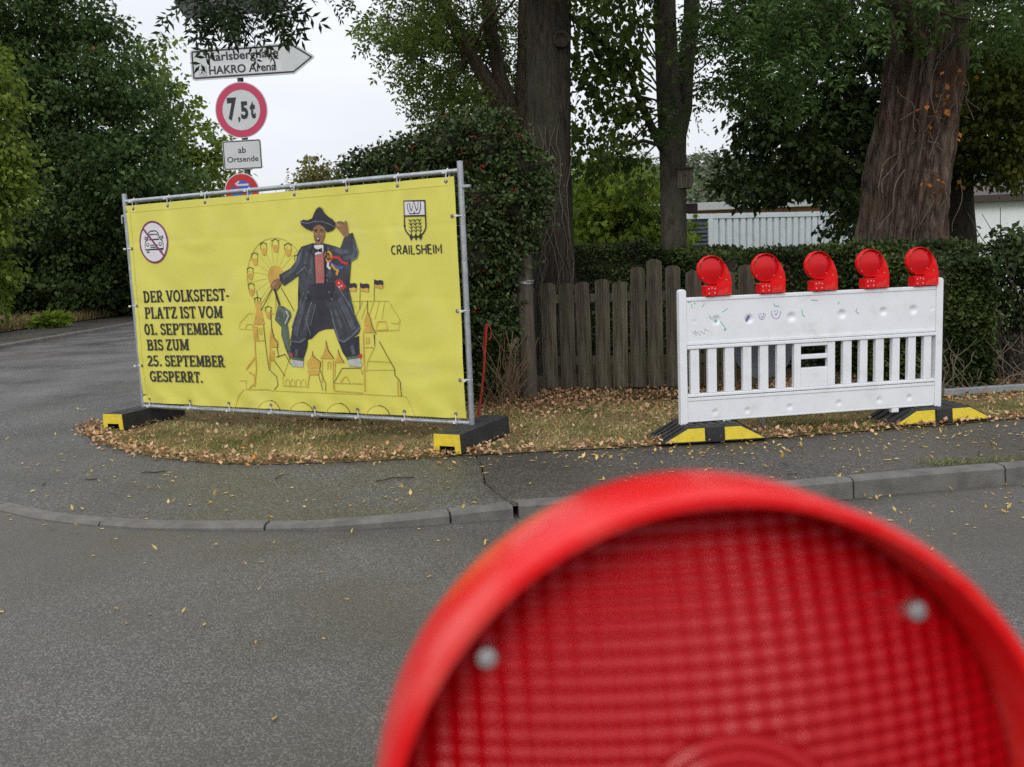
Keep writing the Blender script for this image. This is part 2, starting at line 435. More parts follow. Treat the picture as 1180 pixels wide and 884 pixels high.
# translucent lamp lens: square prism grid outside, rings in the middle
def lensmat(name, col, strength):
    mt, n, l, b = newmat(name)
    b.inputs['Base Color'].default_value = col; b.inputs['Roughness'].default_value = .2
    b.inputs['Specular IOR Level'].default_value = .30 if strength > .3 else .3
    t = n.new('ShaderNodeTexCoord'); sp = n.new('ShaderNodeSeparateXYZ'); l.new(t.outputs['Object'], sp.inputs[0])
    def mth(op, a, bb=None):
        x = n.new('ShaderNodeMath'); x.operation = op
        for i, q in enumerate((a, bb)):
            if q is None: continue
            if isinstance(q, (int, float)): x.inputs[i].default_value = q
            else: l.new(q, x.inputs[i])
        return x.outputs[0]
    sx = mth('SINE', mth('MULTIPLY', sp.outputs[0], 2*math.pi/.0070))
    sz = mth('SINE', mth('MULTIPLY', sp.outputs[2], 2*math.pi/.0047))
    grid = mth('ADD', mth('MULTIPLY', sx, .55), mth('MULTIPLY', sz, .5))
    rr = mth('SQRT', mth('ADD', mth('MULTIPLY', sp.outputs[0], sp.outputs[0]), mth('MULTIPLY', sp.outputs[2], sp.outputs[2])))
    ring = mth('MULTIPLY', mth('SINE', mth('MULTIPLY', rr, 2*math.pi/.0042)), .5)
    inside = mth('LESS_THAN', rr, .034)
    mx_ = n.new('ShaderNodeMix'); l.new(inside, mx_.inputs[0]); l.new(grid, mx_.inputs[2]); l.new(ring, mx_.inputs[3])
    bp = n.new('ShaderNodeBump'); bp.inputs['Strength'].default_value = strength; bp.inputs['Distance'].default_value = .0016
    l.new(mx_.outputs[0], bp.inputs['Height']); l.new(bp.outputs[0], b.inputs['Normal'])
    return mt
M['lens'] = lensmat('red_ribbed_lens', (.58, .008, .012, 1), .06)
M['lens_near'] = lensmat('red_prismatic_lens', (.40, .001, .005, 1), .6)

# ================================================================== GROUND
def rz_(x, y):
    """the carriageway lies a kerb's height below the pavement on the right and runs out flush at the corner"""
    t = min(1, max(0, (x+2.0)/3.4)); t = t*t*(3-2*t); return -.0098-.086*t
mb = MB()
xs = [-80, -40, -20, -12]+[ -10+.5*i for i in range(33)]+[8, 12, 20, 40, 80]; ys = [-40, -20, -8]+[-4+1.*i for i in range(14)]+[12, 16, 24, 40, 80, 160]
nx = len(xs); vs = [(x, y, rz_(x, y)) for y in ys for x in xs]
mb.add(vs, [(j*nx+i, j*nx+i+1, (j+1)*nx+i+1, (j+1)*nx+i) for j in range(len(ys)-1) for i in range(nx-1)])
tag(mb.build('road', M['road'], smooth=60), kind='structure')
sheet('ground', [(-900, -900), (900, -900), (900, 900), (-900, 900)], -.16, M['ground'])

KL = [(-5.0, 22), (-4.95, 12), (-5.45, 9.9), (-5.3, 8.2), (-4.7, 7.0), (-3.9, 6.15), (-3.2, 5.68), (-2.8, 5.4), (-2.47, 5.24), (-2.1, 5.1), (-1.7, 5.02), (-1.07, 4.97), (-.56, 5.05), (-.03, 5.19)]
KR = [(-.03, 5.19), (.8, 5.28), (1.61, 5.38), (2.33, 5.52), (3.13, 5.64), (6, 6.1), (12, 7.1), (40, 11.8)]
CR = [(-.03, 5.22), (-.2, 5.75), (-.24, 6.3), (-.30, 6.7), (-.6, 8), (-.8, 11)]       # seam between two asphalts
sheet('pavement', KL+CR[1:]+[(-.8, 22)], 0, M['pave'])
sheet('pavement_patch', [KR[0]]+KR[1:]+[(40, 14), (-.79, 14)]+[(x+.012, y) for x, y in CR[::-1][0:-1]], -.003, M['pave2'])
sheet('side_road', [(-5.40, 9.9), (-5.2, 8.2), (-4.8, 6.95), (-10.4, 6.9), (-10.4, 120), (-4.8, 120), (-4.85, 12)], -.0055, M['side'])
mb = MB(); mb.cur = 0
for (a, b) in zip(CR[:-2], CR[1:-1]):
    n_ = 7
    for i in range(n_):
        p = Vector(a).lerp(Vector(b), i/n_); q = Vector(a).lerp(Vector(b), (i+1)/n_)
        w0 = .003+.006*random.random(); w1 = .003+.006*random.random(); p.x += random.uniform(-.012, .012)
        mb.add([(p.x-w0, p.y, .003), (p.x+w0, p.y, .003), (q.x+w1, q.y, .003), (q.x-w1, q.y, .003)], [(0, 1, 2, 3)])
tag(mb.build('pavement_crack', mat('crack_dirt', (.035, .028, .02), .95, var=.3)), kind='structure')

def kerb(path, top, name, L_=1.0, wd=.10):
    """a row of kerb stones with open joints along a path"""
    P = [Vector(p) for p in path]; seg = [(P[i+1]-P[i]).length for i in range(len(P)-1)]; tot = sum(seg)
    def pt(s):
        for i, l_ in enumerate(seg):
            if s <= l_ or i == len(seg)-1: return P[i].lerp(P[i+1], s/l_)
            s -= l_
    mb = MB(); s = 0
    while s < tot-.05:
        e = min(s+L_, tot); k = 4; a_ = s+.006; b_ = e-.006; vs = []
        dz = random.uniform(-.004, .004)
        for i in range(k+1):
            u = a_+(b_-a_)*i/k; p = pt(u); d = (pt(min(u+.05, tot))-pt(max(u-.05, 0))).normalized(); nn = Vector((-d.y, d.x))
            t = (top(p.x) if callable(top) else top)+dz
            o = p-nn*wd*.5; q = p+nn*wd*.5
            bv = .016
            vs += [(o.x-nn.x*.012, o.y-nn.y*.012, -.2), (o.x, o.y, t-bv), (o.x+nn.x*bv, o.y+nn.y*bv, t), (q.x, q.y, t), (q.x, q.y, -.2)]
        fs = []
        for i in range(k):
            for j in range(4): fs.append((i*5+j, i*5+j+1, i*5+5+j+1, i*5+5+j))
        fs += [(0, 1, 2, 3, 4), tuple(k*5+j for j in (4, 3, 2, 1, 0))]
        mb.add(vs, fs); s = e
    return tag(mb.build(name, M['kerb']), kind='structure')
# the stones lie with the carriageway on their right-hand side (paths run left to right)
kerb([(-4.7, 7.0), (-3.9, 6.15), (-3.2, 5.68), (-2.8, 5.4), (-2.47, 5.24), (-2.1, 5.1), (-1.7, 5.02), (-1.07, 4.97), (-.56, 5.05), (-.03, 5.19)], lambda x: .012, 'kerb')
kerb([(0.0, 5.2), (.8, 5.28), (1.61, 5.38), (2.33, 5.52), (3.13, 5.64), (6, 6.1), (12, 7.1), (40, 11.8)], .018, 'kerb')
kerb([(-10.38, 8), (-10.38, 19), (-10.45, 26), (-10.45, 120)], .075, 'kerb', 1.0, .14)
sheet('far_pavement', [(-10.52, 4), (-10.52, 120), (-12.7, 120), (-12.7, 4)], .07, M['pave2'])
sheet('roadside_bank', [(-12.7, -10), (-12.7, 140), (-90, 140), (-90, -10)], .09, M['soil'])

VERGE = [(-4.02, 8.72), (-3.85, 8.25), (-3.51, 7.77), (-3.02, 7.24), (-2.6, 6.92), (-2.16, 6.68), (-1.7, 6.58), (-1.2, 6.55), (-.75, 6.57), (-.33, 6.62), (.3, 6.65), (.93, 6.68),
         (1.8, 6.79), (2.66, 6.92), (3.3, 7.04), (3.97, 7.18), (6, 7.55), (12, 8.55), (30, 11.5)]
VB = [(30, 13), (12, 10.6), (.0, 10.2), (-2.6, 10.2), (-3.6, 9.6)]
sheet('verge', VERGE+VB, .004, M['verge'])
sheet('lawn', [(-3.6, 9.8), (30, 9.9), (90, 12), (90, 140), (-4.4, 140)], .008, M['lawn'])
sheet('hedge_soil', [(-1.2, 8.9), (.2, 9.0), (3.6, 8.55), (7, 8.6), (14, 9.6), (14, 14), (-1.2, 14)], .0125, M['soil'])

# ================================================================== MESH FENCE WITH BANNER
BX, BY, BT, BW = -3.448, 8.682, -.48847, 3.547
fence = thing('temporary_fence', 'galvanised tubular fence panel that carries the yellow banner', 'fence', (BX, BY, 0), BT)
PB, PT = .03, 2.115
RT, RB = 2.045, .165
def post(x, name='post'):
    mb = MB(); mb.tube([(x, 0, PB), (x, 0, PT)], .0225, 16); return mb.build(name, M['galv'], fence, 40)
post(0); post(BW)
for z in (RT, RB):
    mb = MB(); mb.tube([(.015, 0, z), (BW-.015, 0, z)], .019, 14); mb.build('rail', M['galv'], fence, 40)
mb = MB(); mb.box((BW+.045, 0, 1.93), (.07, .03, .022)); mb.build('bracket', M['galv'], fence, bevel=.004)
mb = MB(); mb.box((-.035, 0, 1.92), (.05, .012, .02)); mb.box((-.06, 0, 1.885), (.012, .012, .07)); mb.build('hook', M['galv'], fence, bevel=.003)
mb = MB()
for i in range(1, 24):
    x = BW*i/24; mb.tube([(x, .012, RB), (x, .012, RT)], .0018, 5)
for z in (.55, 1.1, 1.65): mb.tube([(0, .016, z), (BW, .016, z)], .0018, 5)
mb.build('wire_mesh', M['galv'], fence)

B0 = np.array([BX, BY, 0]); BD = np.array([math.cos(BT), math.sin(BT), 0]); BN = np.array([-math.sin(BT), math.cos(BT), 0])
def bp(px, py):
    v = ray(px, py); o = np.array([0, 0, CAMZ]); t = np.dot(BN, B0-o)/np.dot(BN, v); q = o+v*t
    return (float(np.dot(q-B0, BD)), float(q[2]))
z2 = lambda x, y: bp(140+x/2.807, 190+y/2.807)
z3 = lambda x, y: bp(280+x/3.536, 230+y/3.536)
z4 = lambda x, y: bp(310+x/4.417, 230+y/4.417)
z5 = lambda x, y: bp(430+x/5.895, 180+y/5.895)

U0, U1, V0, V1 = .036, BW-.032, .205, 2.005
TIES_T = [.12, .56, 1.02, 1.5, 2.0, 2.52, 3.0, 3.44]; TIES_B = [.1, .62, 1.1, 1.58, 2.06, 2.5, 2.95, 3.42]
TIES_L = [.55, 1.1, 1.62]; TIES_R = [.50, 1.02, 1.72]
def disp(u, v):
    d = .006*math.sin(2.3*u+1.1*v)+.0045*math.sin(5.1*u-3.7*v+1)+.0025*math.sin(11*u+7*v)
    for f_ in (.58, 1.12, 1.66): d += .0022*math.exp(-abs(v-f_-.01*math.sin(3*u))/.018)
    for f_ in (.75, 1.45, 2.15, 2.85): d += .0020*math.exp(-abs(u-f_)/.018)
    for ts, ve in ((TIES_T, V1), (TIES_B, V0)):
        q = abs(v-ve); 
        if q < .35:
            for t in ts:
                d += .017*math.exp(-((u-t)/(.05+.25*q))**2)*math.exp(-q*7)
    d += .006*math.sin(u*17+v*22)*math.exp(-abs(v-V0)*9)
    d += .0016*math.sin(noise.noise((u*1.7, v*1.7, 0))*14)
    return d-.036
banner = thing('advertising_banner', 'yellow printed banner tied to the galvanised fence panel', 'banner', (BX, BY, 0), BT)
def mesh_banner():
    nu, nv = 170, 90; vs = []
    for j in range(nv+1):
        for i in range(nu+1):
            a, b = i/nu, j/nv; u = U0+(U1-U0)*a; v = V0+(V1-V0)*b
            # edges pull in a little between the ties
            u_ = u; v_ = v
            vs.append((u_, disp(u, v), v_))
    mb = MB(); mb.add(vs, [(j*(nu+1)+i, j*(nu+1)+i+1, (j+1)*(nu+1)+i+1, (j+1)*(nu+1)+i) for j in range(nv) for i in range(nu)])
    mt = mat('yellow_pvc_cloth', (.66, .61, .105), .55, var=.035, scale=2.2, bump=.05, bscale=35, dirt_or_glint=(.60, .575, .19), dscale=2.2)
    o = mb.build('cloth', mt, banner, smooth=60); s = o.modifiers.new('thickness', 'SOLIDIFY'); s.thickness = .0012; s.offset = 1
    # the hem: a second strip of cloth welded round the edge
    mb = MB(); hw = .062
    def strip(f, n):
        pts = [f(i/n) for i in range(n+1)]
        vs_ = []
        for (p, q) in pts: vs_ += [(p[0], disp(*p)-.0022, p[1]), (q[0], disp(*q)-.0022, q[1])]
        mb.add(vs_, [(2*i, 2*i+1, 2*i+3, 2*i+2) for i in range(n)])
    strip(lambda t: ((U0+(U1-U0)*t, V1), (U0+(U1-U0)*t, V1-hw)), 160)
    strip(lambda t: ((U0+(U1-U0)*t, V0), (U0+(U1-U0)*t, V0+hw)), 160)
    strip(lambda t: ((U1, V0+hw+(V1-V0-2*hw)*t), (U1-hw, V0+hw+(V1-V0-2*hw)*t)), 70)
    strip(lambda t: ((U0, V0+hw+(V1-V0-2*hw)*t), (U0+hw*.7, V0+hw+(V1-V0-2*hw)*t)), 70)
    mb.build('hem', mt, banner, smooth=60)
mesh_banner()
# ties, each with its eyelet
def tie(u, v, du, dv):
    mb = MB()
    e = Vector((u, disp(u, v)-.006, v)); r = Vector((u+du, -.026, v+dv))
    far = Vector((u+du*1.35, .0, v+dv*1.35)); back = Vector((u+du, .026, v+dv))
    mb.tube([e, r, far, back, (u, -.004, v)], .0042, 6)
    mb.box(e+Vector((du*.9, -.026, dv*.9)), (.016, .016, .016))
    t = mb.build('cable_tie', M['tie'], banner)
    mb = MB(); mb.lathe_y([(.014, 0), (.014, -.004), (.006, -.005)], 14, (u, disp(u, v)-.003, v)); mb.build('eyelet', M['eye'], t)
for t in TIES_T: tie(t, V1-.03, 0, RT-V1+.03)
for t in TIES_B: tie(t, V0+.03, 0, RB-V0-.03)
for t in TIES_L: tie(U0+.03, t, -U0-.03, 0)
for t in TIES_R: tie(U1-.03, t, BW-U1+.03, 0)

# ---- print
class Art:
    def __init__(s): s.items = []; s.k = 0
    def poly(s, pts, mi, layer=1): s.items.append(([list(pts)], mi, layer+s.k*.02)); s.k += 1
    def line(s, pts, wd, mi, layer=2, closed=False):
        pts = [Vector(p) for p in pts]; n = len(pts)
        if closed: pts.append(pts[0]); n += 1
        wds = wd if hasattr(wd, '__len__') else [wd]*n
        Lp, Rp = [], []
        for i in range(n):
            a = pts[i-1] if i > 0 else (pts[-2] if closed else pts[0]); b = pts[i+1] if i < n-1 else (pts[1] if closed else pts[-1])
            d = (b-a); d = d.normalized() if d.length > 1e-9 else Vector((1, 0)); q = Vector((-d.y, d.x))
            k = 1.0
            if 0 < i < n-1:
                d1 = (pts[i]-a).normalized(); k = min(1.8, 1/max(.45, abs(Vector((-d1.y, d1.x)).dot(q))))
            Lp.append(pts[i]+q*wds[i]*.5*k); Rp.append(pts[i]-q*wds[i]*.5*k)
        s.items.append(([[Lp[i], Rp[i], Rp[i+1], Lp[i+1]] for i in range(n-1)], mi, layer+s.k*.02)); s.k += 1
    def build(s, name, mats, parent):
        bm = bmesh.new()
        for polys, mi, lay in s.items:
            for P in polys:
                try: f = bm.faces.new([bm.verts.new((p[0], -.0034-.0009*lay, p[1])) for p in P]); f.material_index = mi
                except ValueError: pass
        bmesh.ops.triangulate(bm, faces=bm.faces[:])
        us = [v.co.x for v in bm.verts]; vs = [v.co.z for v in bm.verts]
        for ax, lo, hi in ((0, min(us), max(us)), (2, min(vs), max(vs))):
            t = math.ceil(lo/.04)*.04
            while t < hi:
                c_ = [0, 0, 0]; c_[ax] = t; n_ = [0, 0, 0]; n_[ax] = 1
                bmesh.ops.bisect_plane(bm, geom=bm.verts[:]+bm.edges[:]+bm.faces[:], plane_co=c_, plane_no=n_); t += .04
        for v in bm.verts: v.co.y += disp(v.co.x, v.co.z)
        for f in bm.faces:
            f.normal_update()
            if f.normal.y > 0: f.normal_flip()
        me = bpy.data.meshes.new(name); bm.to_mesh(me); bm.free()
        for q in mats: me.materials.append(q)
        o = bpy.data.objects.new(name, me); C.objects.link(o); o.parent = parent; return o
def arc(cx, cy, rx, ry, a0, a1, n=12):
    return [(cx+rx*math.cos(R_(a0+(a1-a0)*i/n)), cy+ry*math.sin(R_(a0+(a1-a0)*i/n))) for i in range(n+1)]
ink = lambda nm, c, v=.05: mat('printed_'+nm, c, .55, var=v, scale=14)
INK = dict(mid=ink('slate', (.075, .08, .098), .45), black=ink('black', (.022, .022, .024)), white=ink('white', (.66, .64, .66)), purple=ink('purple', (.20, .02, .09)),
           coat=ink('dark_slate', (.042, .045, .058), .5), coat2=ink('blue_black', (.024, .022, .034), .4), sheen=ink('grey', (.125, .135, .16), .4), skin=ink('brown', (.26, .13, .06), .2), pink=ink('salmon', (.40, .13, .11), .15),
           orange=ink('orange', (.56, .35, .06), .18), pale=ink('ochre_line', (.52, .42, .07), .15), green=ink('grey_green', (.08, .115, .07), .5), red=ink('red', (.50, .03, .03)), blue=ink('blue', (.06, .09, .36)),
           sock=ink('pale_grey', (.42, .43, .42), .2), gold=ink('gold', (.55, .30, .02)), skin2=ink('light_brown', (.36, .2, .10), .2))

# slab-serif capitals drawn as strokes, height 1
T_, S_ = .195, .115
def glyph(ch):
    st = lambda x, a=0, b=1: ([(x, a), (x, b)], T_)
    sf = lambda x0, x1, y: ([(x0, y), (x1, y)], S_)
    lo, hi = S_/2, 1-S_/2; h = T_/2
    if ch == 'D': return .80, [st(.18), ([(.03, hi), (.34, hi)]+arc(.36, .5, .29, .5-S_/2, 80, 10, 5), .14), (arc(.36, .5, .30, .42, 70, -70, 10), .19), ([(.03, lo), (.34, lo)]+arc(.36, .5, .29, .5-S_/2, -80, -10, 5), .14)]
    if ch == 'E': return .70, [st(.18), sf(.03, .62, hi), sf(.2, .5, .5), sf(.03, .64, lo), ([(.59, 1), (.59, .74)], .1), ([(.62, 0), (.62, .28)], .1), ([(.49, .37), (.49, .63)], .09)]
    if ch == 'F': return .66, [st(.18), sf(.03, .62, hi), sf(.2, .5, .48), sf(.03, .36, lo), ([(.59, 1), (.59, .72)], .1), ([(.49, .35), (.49, .61)], .09)]
    if ch == 'R': return .78, [st(.18), sf(.03, .36, lo), ([(.03, hi), (.36, hi)]+arc(.36, .725, .22, .725-.5+S_/2-.0, 80, 40, 3), .12), (arc(.37, .73, .2, .215, 75, -75, 8), .17), ([(.2, .47), (.40, .48)], .12), ([(.38, .48), (.62, .03)], .18), sf(.5, .77, lo)]
    if ch == 'P': return .70, [st(.18), sf(.03, .36, lo), sf(.03, .38, hi), (arc(.38, .71, .2, .235, 80, -80, 9), .17), sf(.2, .40, .455)]
    if ch == 'B': return .74, [st(.18), sf(.03, .36, hi), sf(.03, .4, lo), (arc(.36, .745, .2, .2, 80, -80, 8), .16), (arc(.38, .275, .24, .225, 85, -85, 8), .17), sf(.2, .40, .52)]
    if ch == 'V': return .74, [([(.11, .98), (.35, .02)], T_), ([(.63, .98), (.39, .02)], .15), sf(-.02, .26, hi), sf(.50, .76, hi)]
    if ch == 'O': return .82, [(arc(.41, .5, .305, .435, 0, 360, 26), .17)]
    if ch == 'L': return .64, [st(.18), sf(.03, .36, hi), sf(.03, .60, lo), ([(.57, 0), (.57, .3)], .1)]
    if ch == 'K': return .78, [st(.18), sf(.03, .34, hi), sf(.03, .34, lo), ([(.26, .47), (.58, .95)], .14), ([(.34, .56), (.63, .03)], .18), sf(.46, .72, hi), sf(.5, .78, lo)]
    if ch == 'S': return .62, [(arc(.31, .73, .2, .205, 25, 250, 11)+arc(.31, .275, .215, .215, 70, -160, 11), .155), ([(.51, .98), (.51, .72)], .09), ([(.095, .02), (.095, .3)], .09)]
    if ch == 'T': return .72, [st(.36), sf(.03, .69, hi), sf(.2, .52, lo), ([(.07, 1), (.07, .72)], .1), ([(.65, 1), (.65, .72)], .1)]
    if ch == 'A': return .78, [([(.14, .02), (.36, .98)], .14), ([(.40, .98), (.62, .02)], T_), sf(.22, .56, .34), sf(.0, .28, lo), sf(.48, .78, lo)]
    if ch == 'Z': return .66, [sf(.07, .6, hi), sf(.05, .62, lo), ([(.52, .92), (.12, .08)], T_), ([(.10, 1), (.10, .74)], .09), ([(.59, 0), (.59, .27)], .09)]
    if ch == 'I': return .38, [st(.19), sf(.02, .36, hi), sf(.02, .36, lo)]
    if ch == 'M': return .96, [([(.17, .02), (.17, .98)], .14), st(.79), ([(.2, .98), (.47, .1)], .17), ([(.74, .98), (.49, .1)], .13), sf(.02, .24, hi), sf(.72, .94, hi), sf(.02, .33, lo), sf(.63, .95, lo)]
    if ch == 'U': return .78, [([(.18, .98), (.18, .33)]+arc(.39, .3, .21, .24, 180, 360, 10)+[(.60, .98)], .165), sf(.03, .34, hi), sf(.47, .74, hi)]
    if ch == 'G': return .80, [(arc(.42, .5, .305, .435, 40, 330, 20), .165), ([(.66, .02), (.66, .46)], .16), sf(.47, .79, .44), ([(.66, .98), (.66, .7)], .09)]
    if ch == 'M': pass
    if ch == '0': return .66, [(arc(.33, .5, .225, .43, 0, 360, 24), .165)]
    if ch == '1': return .5, [st(.28), sf(.05, .5, lo), ([(.28, .93), (.06, .84)], .13)]
    if ch == '2': return .62, [(arc(.3, .7, .2, .225, 160, -30, 10)+[(.10, .08)], .165), sf(.05, .58, .075), ([(.55, 0), (.55, .24)], .09)]
    if ch == '5': return .62, [sf(.12, .54, .935), ([(.15, .97), (.13, .5)], .13), (arc(.28, .31, .225, .245, 125, -160, 13), .165)]
    if ch == '.': return .36, [([(.17, .0), (.17, .19)], .19)]
    if ch == '-': return .40, [([(.06, .38), (.36, .38)], .13)]
    return .27, []
art = Art()
def slab(txt, p0, p1, hgt, mi=0):
    p0, p1 = Vector(p0), Vector(p1); wid = sum(glyph(c)[0]+.015 for c in txt); d = p1-p0; sx = d.length/wid; d.normalize(); x = 0
    up = Vector((-d.y, d.x))
    for c in txt:
        g_, strokes = glyph(c)
        for pts, th in strokes:
            # widen in the same proportion as the glyph
            art.line([p0+d*(x+px)*sx+up*py*hgt for px, py in pts], th*1.0*(sx*.45+hgt*.55), mi, 1)
        x += g_+.015
for txt, a, b, cap in (('DER VOLKSFEST-', (83, 445), (362, 438), 408), ('PLATZ IST VOM', (87, 497), (341, 494), 460), ('01. SEPTEMBER', (85, 549), (340, 548), 513),
                       ('BIS ZUM', (94, 599), (229, 598), 564), ('25. SEPTEMBER', (96, 650), (349, 652), 615), ('GESPERRT.', (103, 699), (278, 703), 665)):
    h_ = z2(a[0], cap)[1]-z2(*a)[1]
    slab(txt, z2(*a), z2(*b), h_)
art.build('lettering', [INK['black']], banner)

# no-cars pictogram
art = Art(); cc = z2(114, 250); rr = (z2(114, 181)[1]-z2(114, 319)[1])/2
art.poly(arc(cc[0], cc[1], rr, rr, 0, 360, 48)[:-1], 0, 1)
art.line(arc(cc[0], cc[1], rr*.955, rr*.955, 0, 360, 48), rr*.09, 1, 3)
K = lambda x, y: (cc[0]+x*rr, cc[1]+y*rr)
for P in ([(-.62, -.06), (-.56, .06), (-.44, .10), (-.30, .44), (-.16, .52), (.2, .52), (.34, .44), (.48, .10), (.6, .06), (.66, -.06), (.66, -.34), (-.62, -.34)],):
    art.line([K(*p) for p in P], rr*.055, 2, 2, True)
art.line([K(*p) for p in [(-.34, .12), (-.24, .36), (.28, .36), (.38, .12)]], rr*.045, 2, 2, True)
for x in (-.42, .46): art.line([K(*p) for p in arc(x, -.1, .09, .08, 0, 360, 12)], rr*.045, 2, 2)
art.line([K(-.25, -.14), K(.28, -.14)], rr*.05, 2, 2); art.line([K(-.25, -.24), K(.28, -.24)], rr*.05, 2, 2)
for x in (-.5, .42): art.line([K(x, -.34), K(x, -.47), K(x+.13, -.47), K(x+.13, -.34)], rr*.05, 2, 2)
for s_ in (-1, 1): art.line([K(.04+s_*.44, .2), K(.04+s_*.62, .27), K(.04+s_*.64, .18), K(.04+s_*.5, .13)], rr*.045, 2, 2)
art.line([K(-.66, .66), K(.66, -.66)], rr*.10, 1, 3)
art.build('car_ban_pictogram', [INK['white'], INK['purple'], INK['black']], banner)

# town crest
art = Art()
tl, tr, ml, mr_, bt = z5(226, 306), z5(374, 304), z5(228, 407), z5(377, 404), z5(306, 549)
art.poly([tl, tr, mr_, ml], 0, 1)
cx = (ml[0]+mr_[0])/2; rx = (mr_[0]-ml[0])/2; yb = z5(228, 470)[1]
sh = [tl]+[(ml[0], yb)]+arc(cx, yb, rx, yb-bt[1], 180, 360, 18)+[tr]
art.line(sh, .011, 1, 2, True); art.line([ml, mr_], .011, 1, 2)
wx = lambda x, y: (cx+x*rx, tl[1]-(tl[1]-ml[1])*y)
art.line([wx(-.52, .2), wx(-.5, .45)]+[wx(-.5+.02+q[0], q[1]) for q in arc(.26, .55, .22, .28, 180, 20, 8)[::1]], .009, 1, 2)
def um(k): return [wx(-.52, .18+k), wx(-.50, .55), wx(-.36, .80-k*.3), wx(-.14, .80-k*.3), wx(-.03, .52), wx(-.0, .2+k*.8), wx(.03, .52), wx(.14, .80-k*.3), wx(.36, .80-k*.3), wx(.50, .55), wx(.52, .18+k)]
art.items.pop(); art.line(um(0), .030, 1, 2); art.line(um(.02), .016, 0, 3)
for i in (-1, 0, 1):
    x = cx+i*rx*.42; y0 = ml[1]-.028; y1 = yb-.09
    art.line([(x-.004, y0), (x+.006, (y0+y1)/2), (x, y1)], .005, 1, 2)
    for k in range(4):
        yy = y0-.006-k*.026; art.line([(x-.02, yy+.006), (x, yy-.012), (x+.018, yy+.003)], .0055, 1, 2)
    art.poly([(x, y1+.026), (x+.018, y1), (x, y1-.03), (x-.018, y1)], 1, 2)
art.build('town_crest', [INK['white'], INK['black']], banner)

# thin sans capitals
art = Art()
def thin(ch):
    if ch == 'C': return .62, [arc(.36, .5, .30, .48, 55, 305, 14)]
    if ch == 'R': return .60, [[(.06, 0), (.06, 1), (.3, 1)]+arc(.3, .75, .22, .25, 90, -90, 8)+[(.06, .5)], [(.3, .5), (.54, 0)]]
    if ch == 'A': return .64, [[(.02, 0), (.3, 1), (.34, 1), (.62, 0)], [(.11, .3), (.53, .3)]]
    if ch == 'I': return .20, [[(.10, 0), (.10, 1)]]
    if ch == 'L': return .50, [[(.06, 1), (.06, 0), (.48, 0)]]
    if ch == 'S': return .56, [arc(.28, .74, .21, .25, 30, 250, 10)+arc(.28, .26, .23, .26, 70, -150, 10)]
    if ch == 'H': return .66, [[(.06, 0), (.06, 1)], [(.6, 0), (.6, 1)], [(.06, .52), (.6, .52)]]
    if ch == 'E': return .54, [[(.5, 1), (.06, 1), (.06, 0), (.5, 0)], [(.06, .52), (.46, .52)]]
    if ch == 'M': return .80, [[(.06, 0), (.06, 1), (.40, .3), (.74, 1), (.74, 0)]]
p0, p1 = Vector(z5(145, 667)), Vector(z5(485, 659)); hh = z5(485, 599)[1]-z5(485, 659)[1]
wid = sum(thin(c)[0]+.13 for c in 'CRAILSHEIM')-.13; d = (p1-p0); sx = d.length/wid; d.normalize(); x = 0
for c in 'CRAILSHEIM':
    g_, ss = thin(c)
    for P in ss: art.line([p0+d*(x+q[0])*sx+Vector((0, 1))*q[1]*hh for q in P], .0105, 0, 1)
    x += g_+.13
art.build('town_name', [INK['black']], banner)

# painted townscape: spires, wheel, tents, bridge
art = Art(); O_, P_, K_, W_, GN = 0, 1, 2, 3, 4
Z = lambda *p: [z3(*q) for q in p]
c0 = z3(150, 312); rv = z3(150, 155)[1]-c0[1]
art.line(arc(c0[0], c0[1], rv, rv, 100, 262, 30), 0.0064, P_, 1); art.line(arc(c0[0], c0[1], rv, rv, 20, 100, 16), 0.0056, P_, 1)
for k in range(14):
    a = R_(22+k*18.5); art.line([(c0[0]+.10*math.cos(a), c0[1]+.10*math.sin(a)), (c0[0]+rv*math.cos(a), c0[1]+rv*math.sin(a))], 0.0028, P_, 1)
art.poly(arc(c0[0], c0[1], .09, .09, 0, 360, 20)[:-1], O_, 1)
for k in range(9):
    a = R_(32+k*27); gx, gy = c0[0]+(rv-.03)*math.cos(a), c0[1]+(rv-.03)*math.sin(a)-.05
    art.poly([(gx-.038, gy+.02), (gx+.038, gy+.02), (gx+.02, gy-.03), (gx, gy-.04), (gx-.02, gy-.03)], O_, 1)
    art.line([(gx-.04, gy+.055), (gx, gy+.07), (gx+.04, gy+.055)], 0.0058, K_, 2); art.line([(gx-.035, gy+.02), (gx-.03, gy+.055)], 0.0043, K_, 2); art.line([(gx+.035, gy+.02), (gx+.03, gy+.055)], 0.0043, K_, 2)
for a, b in (((135, 362), (90, 450)), ((172, 360), (222, 452))): art.line(Z(a, b), 0.0058, K_, 2)
for a, b in (((140, 350), (80, 440)), ((150, 350), (150, 440))): art.line(Z(a, b), 0.0048, P_, 1)
# left tower
art.poly(Z((76, 412), (68, 480), (60, 508), (106, 508), (92, 478), (82, 412)), O_, 1)
art.line(Z((73, 372), (77, 415)), 0.0058, K_, 2); art.line(Z((60, 510), (68, 690), (60, 760)), 0.0115, O_, 1); art.line(Z((102, 510), (106, 570), (120, 690), (150, 720), (155, 755), (140, 772)), 0.0058, K_, 2)
art.line(Z((62, 572), (104, 572)), 0.0101, O_, 1); art.poly(Z((62, 515), (76, 515), (78, 570), (64, 570)), O_, 1); art.line(Z((84, 520), (94, 520), (94, 545), (84, 545)), 0.0058, O_, 2, True)
art.line(Z((62, 642), (28, 690)), 0.0158, O_, 1); art.line(Z((40, 700), (60, 712), (64, 745), (40, 765)), 0.0108, O_, 1); art.line(Z((0, 735), (28, 735), (28, 770), (120, 772)), 0.0064, P_, 1)
